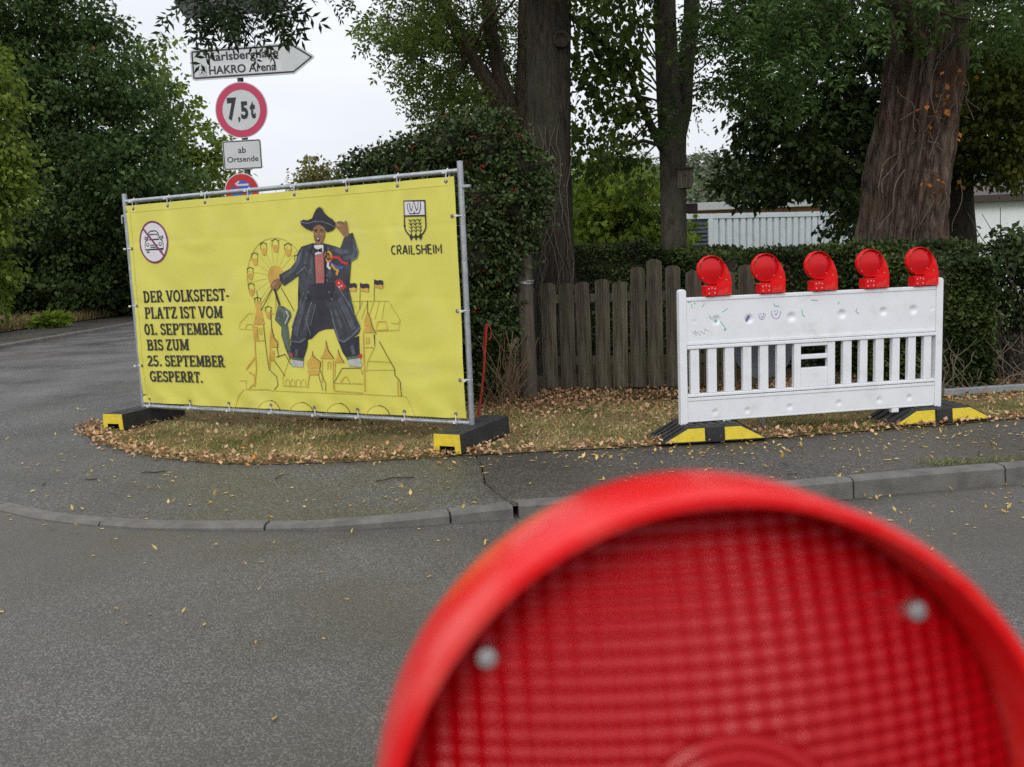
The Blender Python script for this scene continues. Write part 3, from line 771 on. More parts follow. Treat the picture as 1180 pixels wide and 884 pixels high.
# second tower
art.poly(Z((131, 520), (124, 575), (122, 600), (158, 600), (156, 570), (140, 560), (136, 520)), O_, 1)
art.line(Z((128, 448), (134, 525), (142, 560), (158, 585), (154, 600), (160, 640)), 0.0065, K_, 2); art.line(Z((126, 600), (122, 690)), 0.0130, O_, 1)
art.poly(Z((128, 612), (142, 612), (142, 655), (128, 655)), O_, 1)
art.line(Z((150, 640), (186, 628), (214, 676), (240, 678)), 0.0058, K_, 2); art.line(Z((142, 655), (186, 716)), 0.0058, K_, 2)
art.line(Z((176, 720), (178, 755), (275, 760)), 0.0056, P_, 1); art.line(Z((178, 720), (205, 640)), 0.0056, P_, 1)
for i in range(4): art.line(Z(*[(188+i*22, 755), (188+i*22, 735), (196+i*22, 728), (204+i*22, 735), (204+i*22, 755)]), 0.0048, P_, 1)
# onion dome
art.poly(Z((297, 620), (286, 645), (272, 660), (278, 684), (328, 684), (328, 660), (310, 645)), O_, 1); art.line(Z((296, 615), (298, 635), (330, 660), (326, 690), (352, 745), (352, 778)), 0.0050, K_, 2)
art.poly(Z((276, 690), (326, 690), (322, 712), (282, 712)), O_, 1); art.line(Z((284, 712), (278, 765)), 0.0101, O_, 1); art.line(Z((322, 712), (340, 775)), 0.0050, K_, 2)
# pointed roofs
art.poly(Z((352, 575), (346, 618), (328, 646), (384, 646), (362, 618)), O_, 1); art.line(Z((351, 572), (362, 612), (386, 646)), 0.0065, K_, 2)
art.line(Z((336, 650), (338, 745)), 0.0086, O_, 1); art.line(Z((382, 650), (384, 770)), 0.0086, O_, 1); art.line(Z(*[(360, 690), (360, 665), (366, 658), (372, 665), (372, 690)]), 0.0065, O_, 1)
art.poly(Z((402, 610), (398, 640), (386, 662), (426, 662), (410, 638)), O_, 1); art.line(Z((401, 607), (410, 635), (428, 662)), 0.0058, K_, 2); art.line(Z((390, 664), (390, 720)), 0.0072, O_, 1)
art.line(Z((386, 744), (420, 684), (492, 684), (500, 710)), 0.0050, K_, 2); art.line(Z((386, 744), (388, 775), (500, 785)), 0.0072, P_, 1); art.line(Z((386, 744), (500, 748)), 0.0072, P_, 1); art.line(Z((412, 742), (428, 720), (436, 718), (448, 744)), 0.0065, O_, 1)
# right tower
art.poly(Z((520, 455), (508, 485), (506, 510), (540, 512), (534, 485), (524, 455)), O_, 1); art.poly(Z((512, 512), (538, 512), (550, 540), (502, 540)), O_, 1)
art.line(Z((520, 410), (521, 460), (534, 488), (540, 515), (556, 545), (548, 548), (550, 596)), 0.0050, K_, 2); art.line(Z((504, 545), (504, 600), (508, 780)), 0.0115, O_, 1)
art.line(Z((516, 560), (526, 560), (526, 585), (516, 585)), 0.0058, O_, 1, True); art.line(Z((508, 600), (548, 600)), 0.0065, O_, 1); art.line(Z((548, 600), (520, 655), (512, 700)), 0.0056, P_, 1)
art.line(Z((568, 576), (628, 690), (628, 712), (650, 740), (654, 800)), 0.0058, K_, 2); art.line(Z((520, 655), (612, 660)), 0.0048, P_, 1); art.line(Z((514, 692), (628, 692)), 0.0048, P_, 1); art.line(Z((640, 735), (640, 795), (650, 795)), 0.0086, O_, 1)
# market tents
art.line(Z((455, 412), (604, 412), (650, 490), (640, 505), (612, 500)), 0.0056, P_, 1); art.line(Z((455, 412), (470, 440)), 0.0056, P_, 1)
for i in range(5): art.line(Z((500+i*22, 415), (466+i*28, 486)), 0.0048, P_, 1)
art.line(Z((555, 530), (562, 495), (592, 495), (600, 528)), 0.0065, O_, 1, True); art.line(Z((545, 535), (645, 530), (650, 490)), 0.0048, P_, 1)
art.line(Z((0, 520), (4, 500), (40, 462), (62, 462)), 0.0048, P_, 1); art.line(Z((0, 525), (60, 528)), 0.0048, P_, 1)
art.line(Z((25, 526), (34, 506), (52, 506), (58, 526)), 0.0058, O_, 1)
# bridge
art.line(Z((-30, 872), (-6, 800), (20, 770)), 0.0056, P_, 1); art.line(Z((120, 775), (500, 790), (672, 800), (712, 880)), 0.0048, P_, 1)
for cx_, cy_, r_ in ((118, 866, 46), (252, 872, 46), (402, 876, 46), (560, 886, 46)):
    art.line([z3(*q) for q in arc(cx_, cy_, r_, 50, 180, 300, 12)], 0.0048, P_, 1)
    art.line([z3(*q) for q in [(cx_+r_*math.sin(R_(a)), cy_-50*math.cos(R_(a))) for a in range(5, 91, 9)]], 0.0058, K_, 2)
# flags
for i, (x, y0, y1) in enumerate(((440, 335, 412), (490, 337, 446), (547, 323, 412))):
    art.line(Z((x, y0), (x, y1)), 0.0043, K_, 2)
    art.poly(Z((x, y0+2), (x+12, y0+6), (x+26, y0+4), (x+36, y0+8), (x+36, y0+26), (x+24, y0+22), (x+12, y0+26), (x, y0+20)), GN, 1)
    art.poly(Z((x, y0+20), (x+12, y0+26), (x+24, y0+22), (x+36, y0+26), (x+32, y0+40), (x+18, y0+36), (x+2, y0+34)), O_, 1)
art.build('painted_townscape', [INK['orange'], INK['pale'], INK['black'], INK['white'], INK['coat2']], banner)

# painted man in dark coat and black hat
art = Art(); CT, C2, SK, S2, PK, WH, RD, BL, GR, SH, SO, GO, BK, MD = range(14)
Y = lambda *p: [z4(*q) for q in p]
art.poly(Y((130, 715), (215, 700), (212, 745), (197, 795), (190, 815), (140, 806), (128, 760)), C2, 3)
art.poly(Y((368, 715), (440, 705), (474, 690), (470, 755), (478, 792), (415, 808), (392, 775)), C2, 3)
art.poly(Y((234, 520), (252, 505), (305, 510), (325, 540), (345, 655), (300, 658), (268, 670), (232, 706), (205, 712)), C2, 3)
art.poly(Y((136, 808), (192, 815), (192, 851), (131, 845)), SO, 4); art.poly(Y((418, 806), (480, 798), (488, 851), (425, 843)), SO, 4)
art.line(Y((134, 804), (194, 813)), .022, GR, 5); art.line(Y((414, 806), (482, 796)), .022, GR, 5)
art.poly(Y((124, 782), (138, 780), (142, 796), (128, 798)), RD, 6); art.poly(Y((468, 790), (488, 780), (490, 800), (474, 804)), RD, 6)
art.poly(Y((236, 222), (182, 240), (165, 268), (156, 312), (128, 352), (74, 382), (78, 412), (96, 438), (130, 415), (168, 385), (200, 345), (222, 385), (220, 420), (196, 468), (165, 560), (138, 640), (126, 716), (150, 730), (176, 726), (206, 712), (222, 650), (240, 555), (252, 520), (300, 520), (318, 545), (345, 655), (370, 722), (400, 726), (440, 706), (474, 677), (482, 652), (458, 590), (420, 520), (372, 450), (346, 410), (336, 335), (346, 312), (390, 317), (432, 312), (460, 298), (466, 268), (450, 212), (438, 168), (416, 176), (392, 196), (404, 244), (376, 246), (326, 230), (294, 222)), CT, 4)
art.poly(Y((222, 430), (250, 424), (300, 424), (340, 420), (352, 440), (330, 520), (290, 530), (250, 525), (215, 540), (205, 500)), C2, 5)
for P, w_ in ((((128, 718), (175, 724), (205, 705)), .012), (((232, 690), (205, 610), (235, 520)), .010), (((480, 650), (440, 690), (400, 722), (372, 712), (350, 640), (330, 560)), .012), (((196, 470), (165, 560), (134, 650)), .009), (((372, 452), (430, 540), (478, 640)), .009), (((188, 250), (170, 300), (160, 320)), .010), (((160, 380), (200, 342), (220, 384)), .009), (((210, 470), (180, 590), (160, 690)), .006), (((375, 560), (410, 640), (425, 690)), .006), (((450, 212), (466, 266), (458, 296), (430, 312)), .009), (((255, 530), (230, 640)), .007)):
    art.line(Y(*P), w_, SH, 6)
for P, w_ in ((((182, 262), (170, 310), (140, 362), (92, 402)), .035), (((212, 262), (200, 330)), .03), (((442, 200), (452, 258), (440, 290), (392, 300)), .03), (((340, 250), (385, 268), (420, 262)), .035), (((196, 520), (172, 610), (152, 690)), .05), (((225, 560), (200, 660)), .03), (((375, 500), (420, 590), (450, 660)), .055), (((350, 560), (385, 650)), .03), (((236, 260), (228, 380)), .03), (((322, 330), (326, 400)), .03), (((160, 760), (156, 795)), .035), (((440, 740), (450, 785)), .035), (((268, 60), (262, 110)), .03), (((300, 90), (330, 120)), .025)):
    art.line(Y(*P), w_, MD, 5)
for q in ((208, 500), (218, 470), (310, 385), (312, 410), (334, 505), (322, 470), (318, 250), (222, 360)): art.poly([(z4(*q)[0]+.011*math.cos(a*1.05), z4(*q)[1]+.011*math.sin(a*1.05)) for a in range(6)], SH, 6)
art.poly(Y((246, 232), (294, 230), (294, 262), (286, 285), (252, 285)), WH, 5)
art.poly(Y((249, 284), (262, 278), (270, 288), (282, 274), (294, 270), (299, 424), (252, 426), (250, 360)), PK, 6)
art.poly(Y((248, 246), (266, 254), (287, 246), (289, 270), (266, 264), (250, 272)), BK, 7)
art.line(Y((240, 225), (228, 262), (246, 300), (252, 424)), .014, C2, 7); art.line(Y((294, 225), (312, 262), (302, 300), (300, 424)), .014, C2, 7)
art.poly(Y((242, 140), (270, 128), (300, 140), (301, 182), (292, 212), (276, 230), (258, 226), (246, 200)), SK, 6)
art.poly(Y((250, 165), (262, 162), (264, 180), (254, 184)), S2, 7); art.poly(Y((278, 162), (292, 164), (290, 182), (280, 180)), S2, 7)
art.line(Y((248, 158), (264, 154)), .010, BK, 8); art.line(Y((278, 154), (294, 158)), .010, BK, 8); art.line(Y((252, 166), (262, 165)), .008, BK, 8); art.line(Y((280, 165), (291, 166)), .008, BK, 8)
art.line(Y((270, 160), (266, 184), (274, 186)), .008, S2, 8)
art.poly(Y((261, 196), (276, 194), (278, 206), (270, 214), (261, 208)), BK, 8); art.poly(Y((264, 197), (274, 196), (274, 202), (265, 203)), WH, 9)
art.poly(Y((178, 112), (194, 103), (215, 106), (238, 96), (250, 66), (260, 46), (274, 37), (286, 44), (298, 68), (318, 88), (338, 100), (352, 118), (350, 142), (334, 158), (308, 165), (300, 142), (274, 126), (248, 138), (236, 160), (206, 147), (184, 130)), C2, 8)
art.line(Y((180, 114), (215, 122), (250, 112), (290, 112), (330, 128), (350, 140)), .008, SH, 9); art.line(Y((258, 50), (274, 40), (288, 48)), .007, SH, 9)
art.poly(Y((346, 122), (372, 109), (394, 116), (402, 104), (409, 120), (413, 158), (420, 182), (398, 194), (376, 166), (356, 142)), SK, 5); art.poly(Y((352, 122), (378, 116), (388, 130), (366, 140)), S2, 6)
art.line(Y((362, 112), (378, 128)), .006, BK, 7); art.line(Y((376, 110), (390, 126)), .006, BK, 7)
art.poly(Y((28, 432), (44, 412), (70, 399), (84, 415), (76, 444), (50, 467), (32, 452)), SK, 5); art.poly(Y((34, 432), (50, 416), (60, 424), (44, 446)), S2, 6)
art.line(Y((50, 452), (60, 490), (74, 535)), .020, C2, 6)
art.poly(Y((66, 536), (94, 542), (128, 568), (131, 592), (112, 630), (86, 652), (50, 610), (58, 565)), GR, 3); art.poly(Y((82, 648), (112, 632), (122, 700), (132, 790), (126, 815), (100, 750), (82, 690)), GR, 3)
art.line(Y((70, 545), (100, 570), (92, 610), (62, 600)), .014, SH, 4); art.line(Y((96, 660), (112, 730), (124, 800)), .010, SH, 4); art.line(Y((106, 565), (118, 590), (100, 630)), .012, SO, 4)
q = z4(319, 290); art.poly(arc(q[0], q[1], .040, .048, 0, 360, 18)[:-1], GO, 6); art.poly(arc(q[0], q[1], .022, .030, 0, 360, 14)[:-1], BK, 7); art.line([(q[0]-.012, q[1]+.018), (q[0]-.008, q[1]-.012), (q[0], q[1]), (q[0]+.008, q[1]-.012), (q[0]+.012, q[1]+.018)], .005, GO, 8)
for P, c_ in ((((326, 306), (350, 292), (372, 298), (388, 318), (418, 328)), RD), (((324, 318), (345, 332), (372, 348), (394, 344)), BL), (((318, 320), (316, 340), (330, 352)), WH), (((334, 330), (352, 352), (366, 360), (360, 384)), GO)): art.line(Y(*P), .020, c_, 7)
art.poly(Y((352, 416), (366, 406), (386, 410), (396, 430), (411, 440), (392, 458), (372, 455), (356, 436)), RD, 3)
for q in ((370, 424), (384, 438), (372, 444)): art.poly([(z4(*q)[0]+.008*math.cos(a*1.25), z4(*q)[1]+.008*math.sin(a*1.25)) for a in range(5)], WH, 4)
art.build('painted_figure', [INK[k] for k in ('coat', 'coat2', 'skin', 'skin2', 'pink', 'white', 'red', 'blue', 'green', 'sheen', 'sock', 'gold', 'black', 'mid')], banner)

# fence feet
def fence_foot(x, lab, yaw=0.):
    p = B0+BD*x; t = thing('ballast_block', lab, 'fence foot', (p[0], p[1], .012), BT+yaw, 'ballast feet of the banner fence')
    prof = [(-.115, 0), (-.07, 0), (-.062, .055), (.062, .055), (.07, 0), (.115, 0), (.108, .145), (-.108, .145)]
    mb = MB(); mb.add([(a, -.40, b) for a, b in prof]+[(a, .42, b) for a, b in prof],
        [(i, i+8, (i+1) % 8+8, (i+1) % 8) for i in range(8)]+[(0, 1, 2, 7), (2, 3, 6, 7), (3, 4, 5, 6), (8, 15, 10, 9), (10, 15, 14, 11), (11, 14, 13, 12)])
    for yy in (-.3, -.16, .16, .3): mb.bb((-.05, yy-.03, .1445), (.05, yy+.03, .149))
    mb.build('block', M['rubber'], t, bevel=.006)
    mb = MB(); mb.add([(a*.985, -.4035, .003+b*.97) for a, b in prof], [(0, 1, 2, 7), (2, 3, 6, 7), (3, 4, 5, 6)])
    mb.add([(a*.985, -.4015, .003+b*.97) for a, b in prof], [(7, 2, 1, 0), (7, 6, 3, 2), (6, 5, 4, 3)])
    mb.build('yellow_end', M['yellow'], t)
    return t
fence_foot(.0, 'black block with yellow notched end under the left banner post beside the side road', .13)
fence_foot(BW, 'black block with yellow notched end under the right banner post by the red rod', .05)
p = gnd(372, 489); t = thing('ballast_block', 'small black block behind the banner under its lower rail', 'block', (p.x+.08, p.y+.25, .012), BT)
mb = MB(); mb.prism_xy([(-.16, -.1), (.16, -.1), (.16, .1), (-.16, .1)], 0, .10); mb.build('block', M['rubber'], t, bevel=.015)
mb = MB(); mb.tube([(0, .0, .09), (0, .0, .2), (0, -.22, .6)], .014, 8); mb.build('strut', M['galv'], t, 40)

# ================================================================== BARRIER BOARD WITH WARNING LAMPS
def plane_map(p0, rz):
    p0 = np.array(p0, float); d = np.array([math.cos(rz), math.sin(rz), 0]); nn = np.array([-math.sin(rz), math.cos(rz), 0]); o = np.array([0, 0, CAMZ])
    def f(px, py):
        v = ray(px, py); t = np.dot(nn, p0-o)/np.dot(nn, v); q = o+v*t-p0
        return (float(np.dot(q, d)), float(q[2]))
    return f
def flat_art(art, name, mats, parent, y, step=.0004):
    mb = MB()
    for polys, mi, lay in art.items:
        mb.cur = mi
        for P in polys: mb.add([(p[0], y-step*lay, p[1]) for p in P], [tuple(range(len(P)))])
    me = bpy.data.meshes.new(name); me.from_pydata(mb.v, [], mb.f)
    for q in mats: me.materials.append(q)
    me.polygons.foreach_set('material_index', mb.mi)
    bm = bmesh.new(); bm.from_mesh(me)
    for f in bm.faces:
        f.normal_update()
        if f.normal.y > 0: f.normal_flip()
    bm.to_mesh(me); bm.free()
    o = bpy.data.objects.new(name, me); C.objects.link(o); o.parent = parent; return o

KX, KY, KT, KW, KZ = 1.2318, 6.8447, .1569, 2.0987, .118
kp0 = plane_map((KX, KY, KZ), KT)
kz = lambda x, y: kp0(740+x/2.682, 270+y/2.682)
def dimple_panel(mb, u0, u1, v0, v1, yf, yb, dims, st=.011):
    nu, nv = int((u1-u0)/st), int((v1-v0)/st); vs = []
    for j in range(nv+1):
        for i in range(nu+1):
            u = u0+(u1-u0)*i/nu; v = v0+(v1-v0)*j/nv; y = yf
            for (a, b, r) in dims:
                q = math.hypot(u-a, v-b)/r
                if q < 1.25: 
                    k = min(1, max(0, (1.15-q)/.75)); y += .016*(k*k*(3-2*k))*min(1, r/.03)
            vs.append((u, y, v))
    n = nu+1
    mb.add(vs, [(j*n+i, j*n+i+1, (j+1)*n+i+1, (j+1)*n+i) for j in range(nv) for i in range(nu)])
    mb.add([(u0, yf, v0), (u1, yf, v0), (u1, yb, v0), (u0, yb, v0), (u0, yf, v1), (u1, yf, v1), (u1, yb, v1), (u0, yb, v1)],
           [(0, 3, 2, 1), (4, 5, 6, 7), (1, 2, 6, 5), (2, 3, 7, 6), (3, 0, 4, 7)])
def make_barrier(name, label, loc, rz, scrib=True):
    t = thing(name, label, 'barrier', loc, rz)
    mb = MB(); pw = .055
    def rpost(a, b):
        r = .018; prof = [(a, 0), (b, 0), (b, 1.0-r), (b-r*.3, 1.0-r*.3), (b-r, 1.0), (a+r, 1.0), (a+r*.3, 1.0-r*.3), (a, 1.0-r)]
        mb.prism_xz(prof, -.03, .03)
    rpost(0, pw); rpost(KW-pw, KW)
    a, b = pw+.001, KW-pw-.001
    mb.bb((a, -.024, .912), (b, .024, .940))                         # top edge
    mb.bb((a, -.026, .590), (b, .026, .614)); mb.bb((a, -.031, .562), (b, .031, .587))
    mb.bb((a, -.029, .205), (b, .029, .228)); mb.bb((a, -.025, .176), (b, .025, .201))
    mb.bb((a, -.022, .018), (b, .022, .036))
    # upright bars, narrower than the gaps between them
    gaps = [(132, 147), (174, 201), (228, 254), (282, 309), (335, 361), (387, 414), (440, 466), (592, 617), (643, 669), (692, 717), (742, 768), (791, 817), (840, 865), (888, 905)]
    g_ = [(kz(x0, 425)[0], kz(x1, 425)[0]) for x0, x1 in gaps]
    ed = [a]+[q for p in g_ for q in p]+[b]
    z0, z1 = .229, .5615
    for i in range(0, len(ed), 2):
        if ed[i+1]-ed[i] < .005: continue
        if i == 14:      # handle panel with two grips
            x0, x1 = ed[i], ed[i+1]; h0, h1 = x0+.055, x1-.06
            for (p, q, r_, s_) in ((x0, h0-.0005, z0, z1), (h1+.0005, x1, z0, z1), (h0, h1, z0, .372), (h0, h1, .438, .472), (h0, h1, .535, z1)):
                mb.bb((p, -.022, r_), (q, .022, s_))
        else: mb.bb((ed[i], -.021, z0), (ed[i+1], .021, z1))
    for u in (.36, 1.72): mb.bb((u-.03, -.02, -.016), (u+.03, .02, .0175))   # lugs
    mb.build('board', M['white'], t, bevel=.0045, seg=2)
    mb = MB()
    D = [(160, 269, .012), (226, 265, .032), (327, 261, .032), (458, 255, .032), (614, 246, .032), (741, 238, .030), (834, 233, .032), (892, 229, .012)]
    dimple_panel(mb, a, b, .615, .9115, -.0185, .0185, [(*kz(x, y), r) for x, y, r in D])
    D = [(223, 548), (322, 543), (452, 532), (604, 520), (728, 511), (821, 503)]
    dimple_panel(mb, a, b, .0365, .1755, -.0205, .0205, [(*kz(x, y), .021) for x, y in D])
    mb.build('dimpled_panel', M['white'], t, smooth=40)
    if scrib:
        art = Art(); Kz = lambda *p: [kz(*q) for q in p]
        V_ = 0; G_ = 1; E_ = 2
        for cx, cy, s_ in ((367, 252, 10), (410, 244, 14)):
            art.line(Kz(*[(cx+s_*math.cos(R_(q)), cy-4+1.5*s_*math.sin(R_(q))) for q in range(-10, 195, 18)]), .0035, V_, 1)
            art.line(Kz((cx-4, cy-8), (cx-3, cy-5)), .006, V_, 1); art.line(Kz((cx+4, cy-9), (cx+5, cy-6)), .006, V_, 1)
            art.line(Kz((cx-4, cy-1), (cx, cy+7), (cx+5, cy-4)), .0035, V_, 1)
        art.line(Kz((152, 300), (165, 312), (160, 298), (178, 312), (176, 298), (190, 308), (190, 292), (204, 300)), .003, E_, 1)
        art.line(Kz((660, 228), (656, 238), (666, 246)), .003, V_, 1)
        art.line(Kz((518, 204), (526, 203), (533, 205), (541, 203)), .006, E_, 1)
        for P in (((182, 225), (190, 213)), ((245, 240), (262, 228)), ((402, 213), (408, 222), (420, 222)), ((490, 232), (492, 250), (500, 254)), ((238, 268), (256, 292)), ((205, 250), (210, 262)), ((150, 215), (152, 228)), ((600, 216), (606, 208))):
            art.line(Kz(*P), .005, G_, 1)
        for x, y, r in ((142, 208, .010), (253, 294, .009), (224, 267, .011), (160, 214, .006)): q = kz(x, y); art.poly(arc(q[0], q[1], r, r, 0, 360, 8)[:-1], G_, 1)
        for x, y in ((322, 260), (319, 265), (326, 255)): q = kz(x, y); art.poly(arc(q[0], q[1], .008, .012, 0, 360, 8)[:-1], V_, 1)
        flat_art(art, 'scribbles', [mat('purple_felt_pen', (.16, .11, .34), .6), mat('green_felt_pen', (.14, .5, .34), .6), mat('grey_felt_pen', (.35, .36, .4), .6)], t, -.0195)
        # screws at the ends
        for x, y in ((143, 584), (893, 528)):
            q = kz(x, y); mb = MB(); mb.lathe_y([(.007, -.022), (.007, -.026), (0, -.027)], 10, (q[0], 0, q[1])); mb.build('screw', M['eye'], t)
    return t
barrier = make_barrier('barrier_board', 'white plastic barrier board with slats, dimples and felt pen scribbles, carrying five red lamps', (KX, KY, KZ), KT)

def barrier_foot(lab, p, rz, L_=.80, group='rubber feet of the white barrier'):
    t = thing('barrier_stand', lab, 'barrier foot', (p[0], p[1], p[2]), rz, group)
    h, s_, dp = .115, .20, .40
    mb = MB()
    mb.add([(0, 0, 0), (L_, 0, 0), (L_-s_, .012, h), (s_, .012, h), (0, dp, 0), (L_, dp, 0), (L_-s_, dp-.012, h), (s_, dp-.012, h)],
           [(0, 1, 2, 3), (4, 7, 6, 5), (0, 3, 7, 4), (1, 5, 6, 2), (3, 2, 6, 7), (0, 4, 5, 1)])
    for k in range(4):
        y = .06+k*.085
        for (x0, z0, x1, z1) in ((.03, .018, s_-.02, h-.012), (L_-.03, .018, L_-s_+.02, h-.012)):
            mb.add([(x0, y, z0+.004), (x0, y+.035, z0+.004), (x1, y+.035, z1+.004), (x1, y, z1+.004), (x0, y, z0+.013), (x0, y+.035, z0+.013), (x1, y+.035, z1+.013), (x1, y, z1+.013)],
                   [(0, 1, 2, 3), (7, 6, 5, 4), (0, 4, 5, 1), (2, 6, 7, 3), (1, 5, 6, 2), (0, 3, 7, 4)])
    for k in range(5): mb.bb((s_+.03+k*.075, .05, h-.001), (s_+.075+k*.075, dp-.05, h+.006))
    mb.bb((L_/2-.06, -.003, .012), (L_/2+.06, .02, h-.006))
    mb.build('block', M['rubber'], t, bevel=.007)
    for (P) in ([(.03, .012), (L_/2-.075, .012), (L_/2-.075, h-.010), (s_+.004, h-.010)], [(L_/2+.075, .012), (L_-.03, .012), (L_-s_-.004, h-.010), (L_/2+.075, h-.010)]):
        mb = MB(); f = lambda q, e: (q[0], .012*q[1]/h-.002-e, q[1])
        n = len(P); mb.add([f(q, 0) for q in P]+[f(q, .003) for q in P], [tuple(range(n)), tuple(range(2*n-1, n-1, -1))]+[(i, i+n, (i+1) % n+n, (i+1) % n) for i in range(n)])
        mb.build('yellow_panel', M['yellow'], t)
    return t
barrier_foot('black foot plate with yellow panels under the left end of the white barrier', (1.06, 6.655, .012), .09)
barrier_foot('black foot plate with yellow panels under the right end of the white barrier', (2.87, 6.985, .012), .175, .86)

def make_lamp(name, label, loc, rz, group=None):
    t = thing(name, label, 'warning lamp', loc, rz, group)
    cx, cz = -.045, .192; c = (cx, 0, cz)
    mb = MB()
    mb.lathe_y([(.0955, -.008), (.0972, -.035), (.0980, -.0368), (.1008, -.0368), (.1018, -.0348), (.1034, .006), (.1032, .011), (.100, .015), (.097, .017), (.095, .024), (.094, .024)], 96, c)
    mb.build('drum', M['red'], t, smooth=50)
    for sgn, nm in ((-1, 'lens'), (1, 'rear_lens')):
        me_o = MB(); prof = []
        for i in range(15):
            r = .0953*(1-i/14); y = (-.015 if sgn < 0 else .024)+sgn*.022*(1-(r/.0953)**2)
            prof.append((r, y))
        me_o.lathe_y(prof if sgn < 0 else prof, 80, (0, 0, 0)); o = me_o.build(nm, M['lens'], t, smooth=60); o.location = c
    for a in (140, 43, 222, 318):
        mb = MB(); q = (cx+.0875*math.cos(R_(a)), 0, cz+.0875*math.sin(R_(a)))
        mb.lathe_y([(.0036, -.012), (.0036, -.0196), (.0026, -.0212), (0, -.0215)], 14, q); mb.build('screw', M['chrome'], t, 50)
    # cheek that sweeps down from the drum to the battery box
    P = [(.0885, .048), (.108, .030), (.126, -.002), (.140, -.040), (.153, -.100), (.153, -.106), (-.030, -.109), (.02, -.1), (.06, -.082), (.088, -.05), (.1, 0), (.0945, .03)]
    P = [(p[0]+cx-.0+.004, p[1]+cz) for p in P]
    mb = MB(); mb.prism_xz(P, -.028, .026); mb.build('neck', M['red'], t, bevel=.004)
    mb = MB(); mb.lathe_y([(.006, -.028), (.006, -.032), (0, -.033)], 12, (cx+.112, 0, cz-.078)); mb.build('bolt', M['brass'], t)
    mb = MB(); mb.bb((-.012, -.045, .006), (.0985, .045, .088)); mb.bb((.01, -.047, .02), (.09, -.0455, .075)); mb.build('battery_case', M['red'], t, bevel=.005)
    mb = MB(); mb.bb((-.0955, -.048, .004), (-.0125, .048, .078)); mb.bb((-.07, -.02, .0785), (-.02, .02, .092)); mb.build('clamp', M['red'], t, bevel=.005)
    for x, z in ((-.077, .055), (-.052, .06), (-.028, .055), (-.074, .022), (-.03, .024)):
        mb = MB(); mb.lathe_y([(.0055, -.048), (.0055, -.0495), (.0, -.050)], 10, (x, 0, z)); mb.build('bolt', M['chrome'], t)
    for y in (-.030, .030):
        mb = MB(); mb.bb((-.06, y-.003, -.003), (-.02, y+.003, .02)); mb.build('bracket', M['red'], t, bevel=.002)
    return t
LBL = ['red warning lamp on the white barrier above the green pen marks, leftmost of the five', 'red warning lamp on the white barrier above the purple smiling faces, second from the left',
       'red warning lamp in the middle of the five on the white barrier', 'red warning lamp on the white barrier, second from the right of the five', 'red warning lamp beside the right end post of the white barrier, rightmost of the five']
LX = [(229, 192), (396, 186), (557, 179), (716, 169), (868, 160)]
lamp0 = None
for i, (x, y) in enumerate(LX):
    u, v = kz(x, y); p = Vector((KX+u*math.cos(KT), KY+u*math.sin(KT), KZ+.942))
    yaw = KT+[.02, -.03, .03, .0, -.02][i]
    if lamp0 is None: lamp0 = make_lamp('warning_lamp', LBL[i], p, yaw, 'warning lamps on the white barrier'); lm = lamp0
    else:
        lm = copy_tree(lamp0); lm['label'] = LBL[i]; lm.location = p; lm.rotation_euler = (0, 0, yaw)

# the near lamp stands on its own barrier on the carriageway, right in front of the camera
def cam_pt(px, py, d):
    q = np.array([(px-W/2)/F_*d, -(py-H/2)/F_*d, d]) @ RM; return Vector((q[0], q[1], q[2]+CAMZ))
NL = cam_pt(808, 919, .2985)
NYAW = .10
near = copy_tree(lamp0); near['label'] = 'large red warning lamp close in front with square prism lens, out of focus'
if 'group' in near: del near['group']
for ch in near.children:
    if ch.name.startswith(('lens', 'rear_lens')):
        ch.data = ch.data.copy(); ch.data.materials[0] = M['lens_near']
cxv = Vector((-.045*math.cos(NYAW), -.045*math.sin(NYAW), .192))
NT = -R_(7)        # the lamp head leans back a little
cxv = Matrix.Rotation(NYAW, 3, 'Z') @ Matrix.Rotation(NT, 3, 'X') @ Vector((-.045, 0, .192))
near.location = NL-cxv; near.rotation_euler = (NT, 0, NYAW)
zt = near.location.z-.942
nb = copy_tree(barrier); nb['label'] = 'white barrier board under the large near lamp'
for ch in list(nb.children):
    if ch.name.startswith(('scribbles', 'screw')): bpy.data.objects.remove(ch)
nb.rotation_euler = (0, 0, NYAW); nb.location = (near.location.x-1.0*math.cos(NYAW), near.location.y-1.0*math.sin(NYAW), zt)
for du, lab in ((.0, 'black foot plate with yellow panels under the left end of the near barrier'), (1.9, 'black foot plate with yellow panels under the right end of the near barrier')):
    f = barrier_foot(lab, (nb.location.x+(du-.3)*math.cos(NYAW)+.2*math.sin(NYAW), nb.location.y+(du-.3)*math.sin(NYAW)-.2, zt-.118), NYAW, .8, 'rubber feet of the near barrier')

# grey back of a round sign that hangs behind the slats
p = at(874, 399, 7.32)
t = thing('round_sign', 'round grey sign seen through the slats behind the white barrier', 'sign', (p.x, 7.16, .12), KT)
mb = MB(); zc = p.z-.12
mb.lathe_y([(.0, .0), (.236, .0), (.240, .004), (.236, .008), (.0, .008)], 48, (0, 0, zc)); mb.build('disc', M['signgrey'], t, smooth=40)
mb = MB(); mb.bb((-.03, .012, zc-.29), (.03, .05, zc+.25)); mb.bb((-.06, .0085, zc+.1), (.06, .016, zc+.14)); mb.tube([(0, .031, zc-.3), (0, .031, -.1)], .02, 10); mb.build('bracket', M['galv'], t)

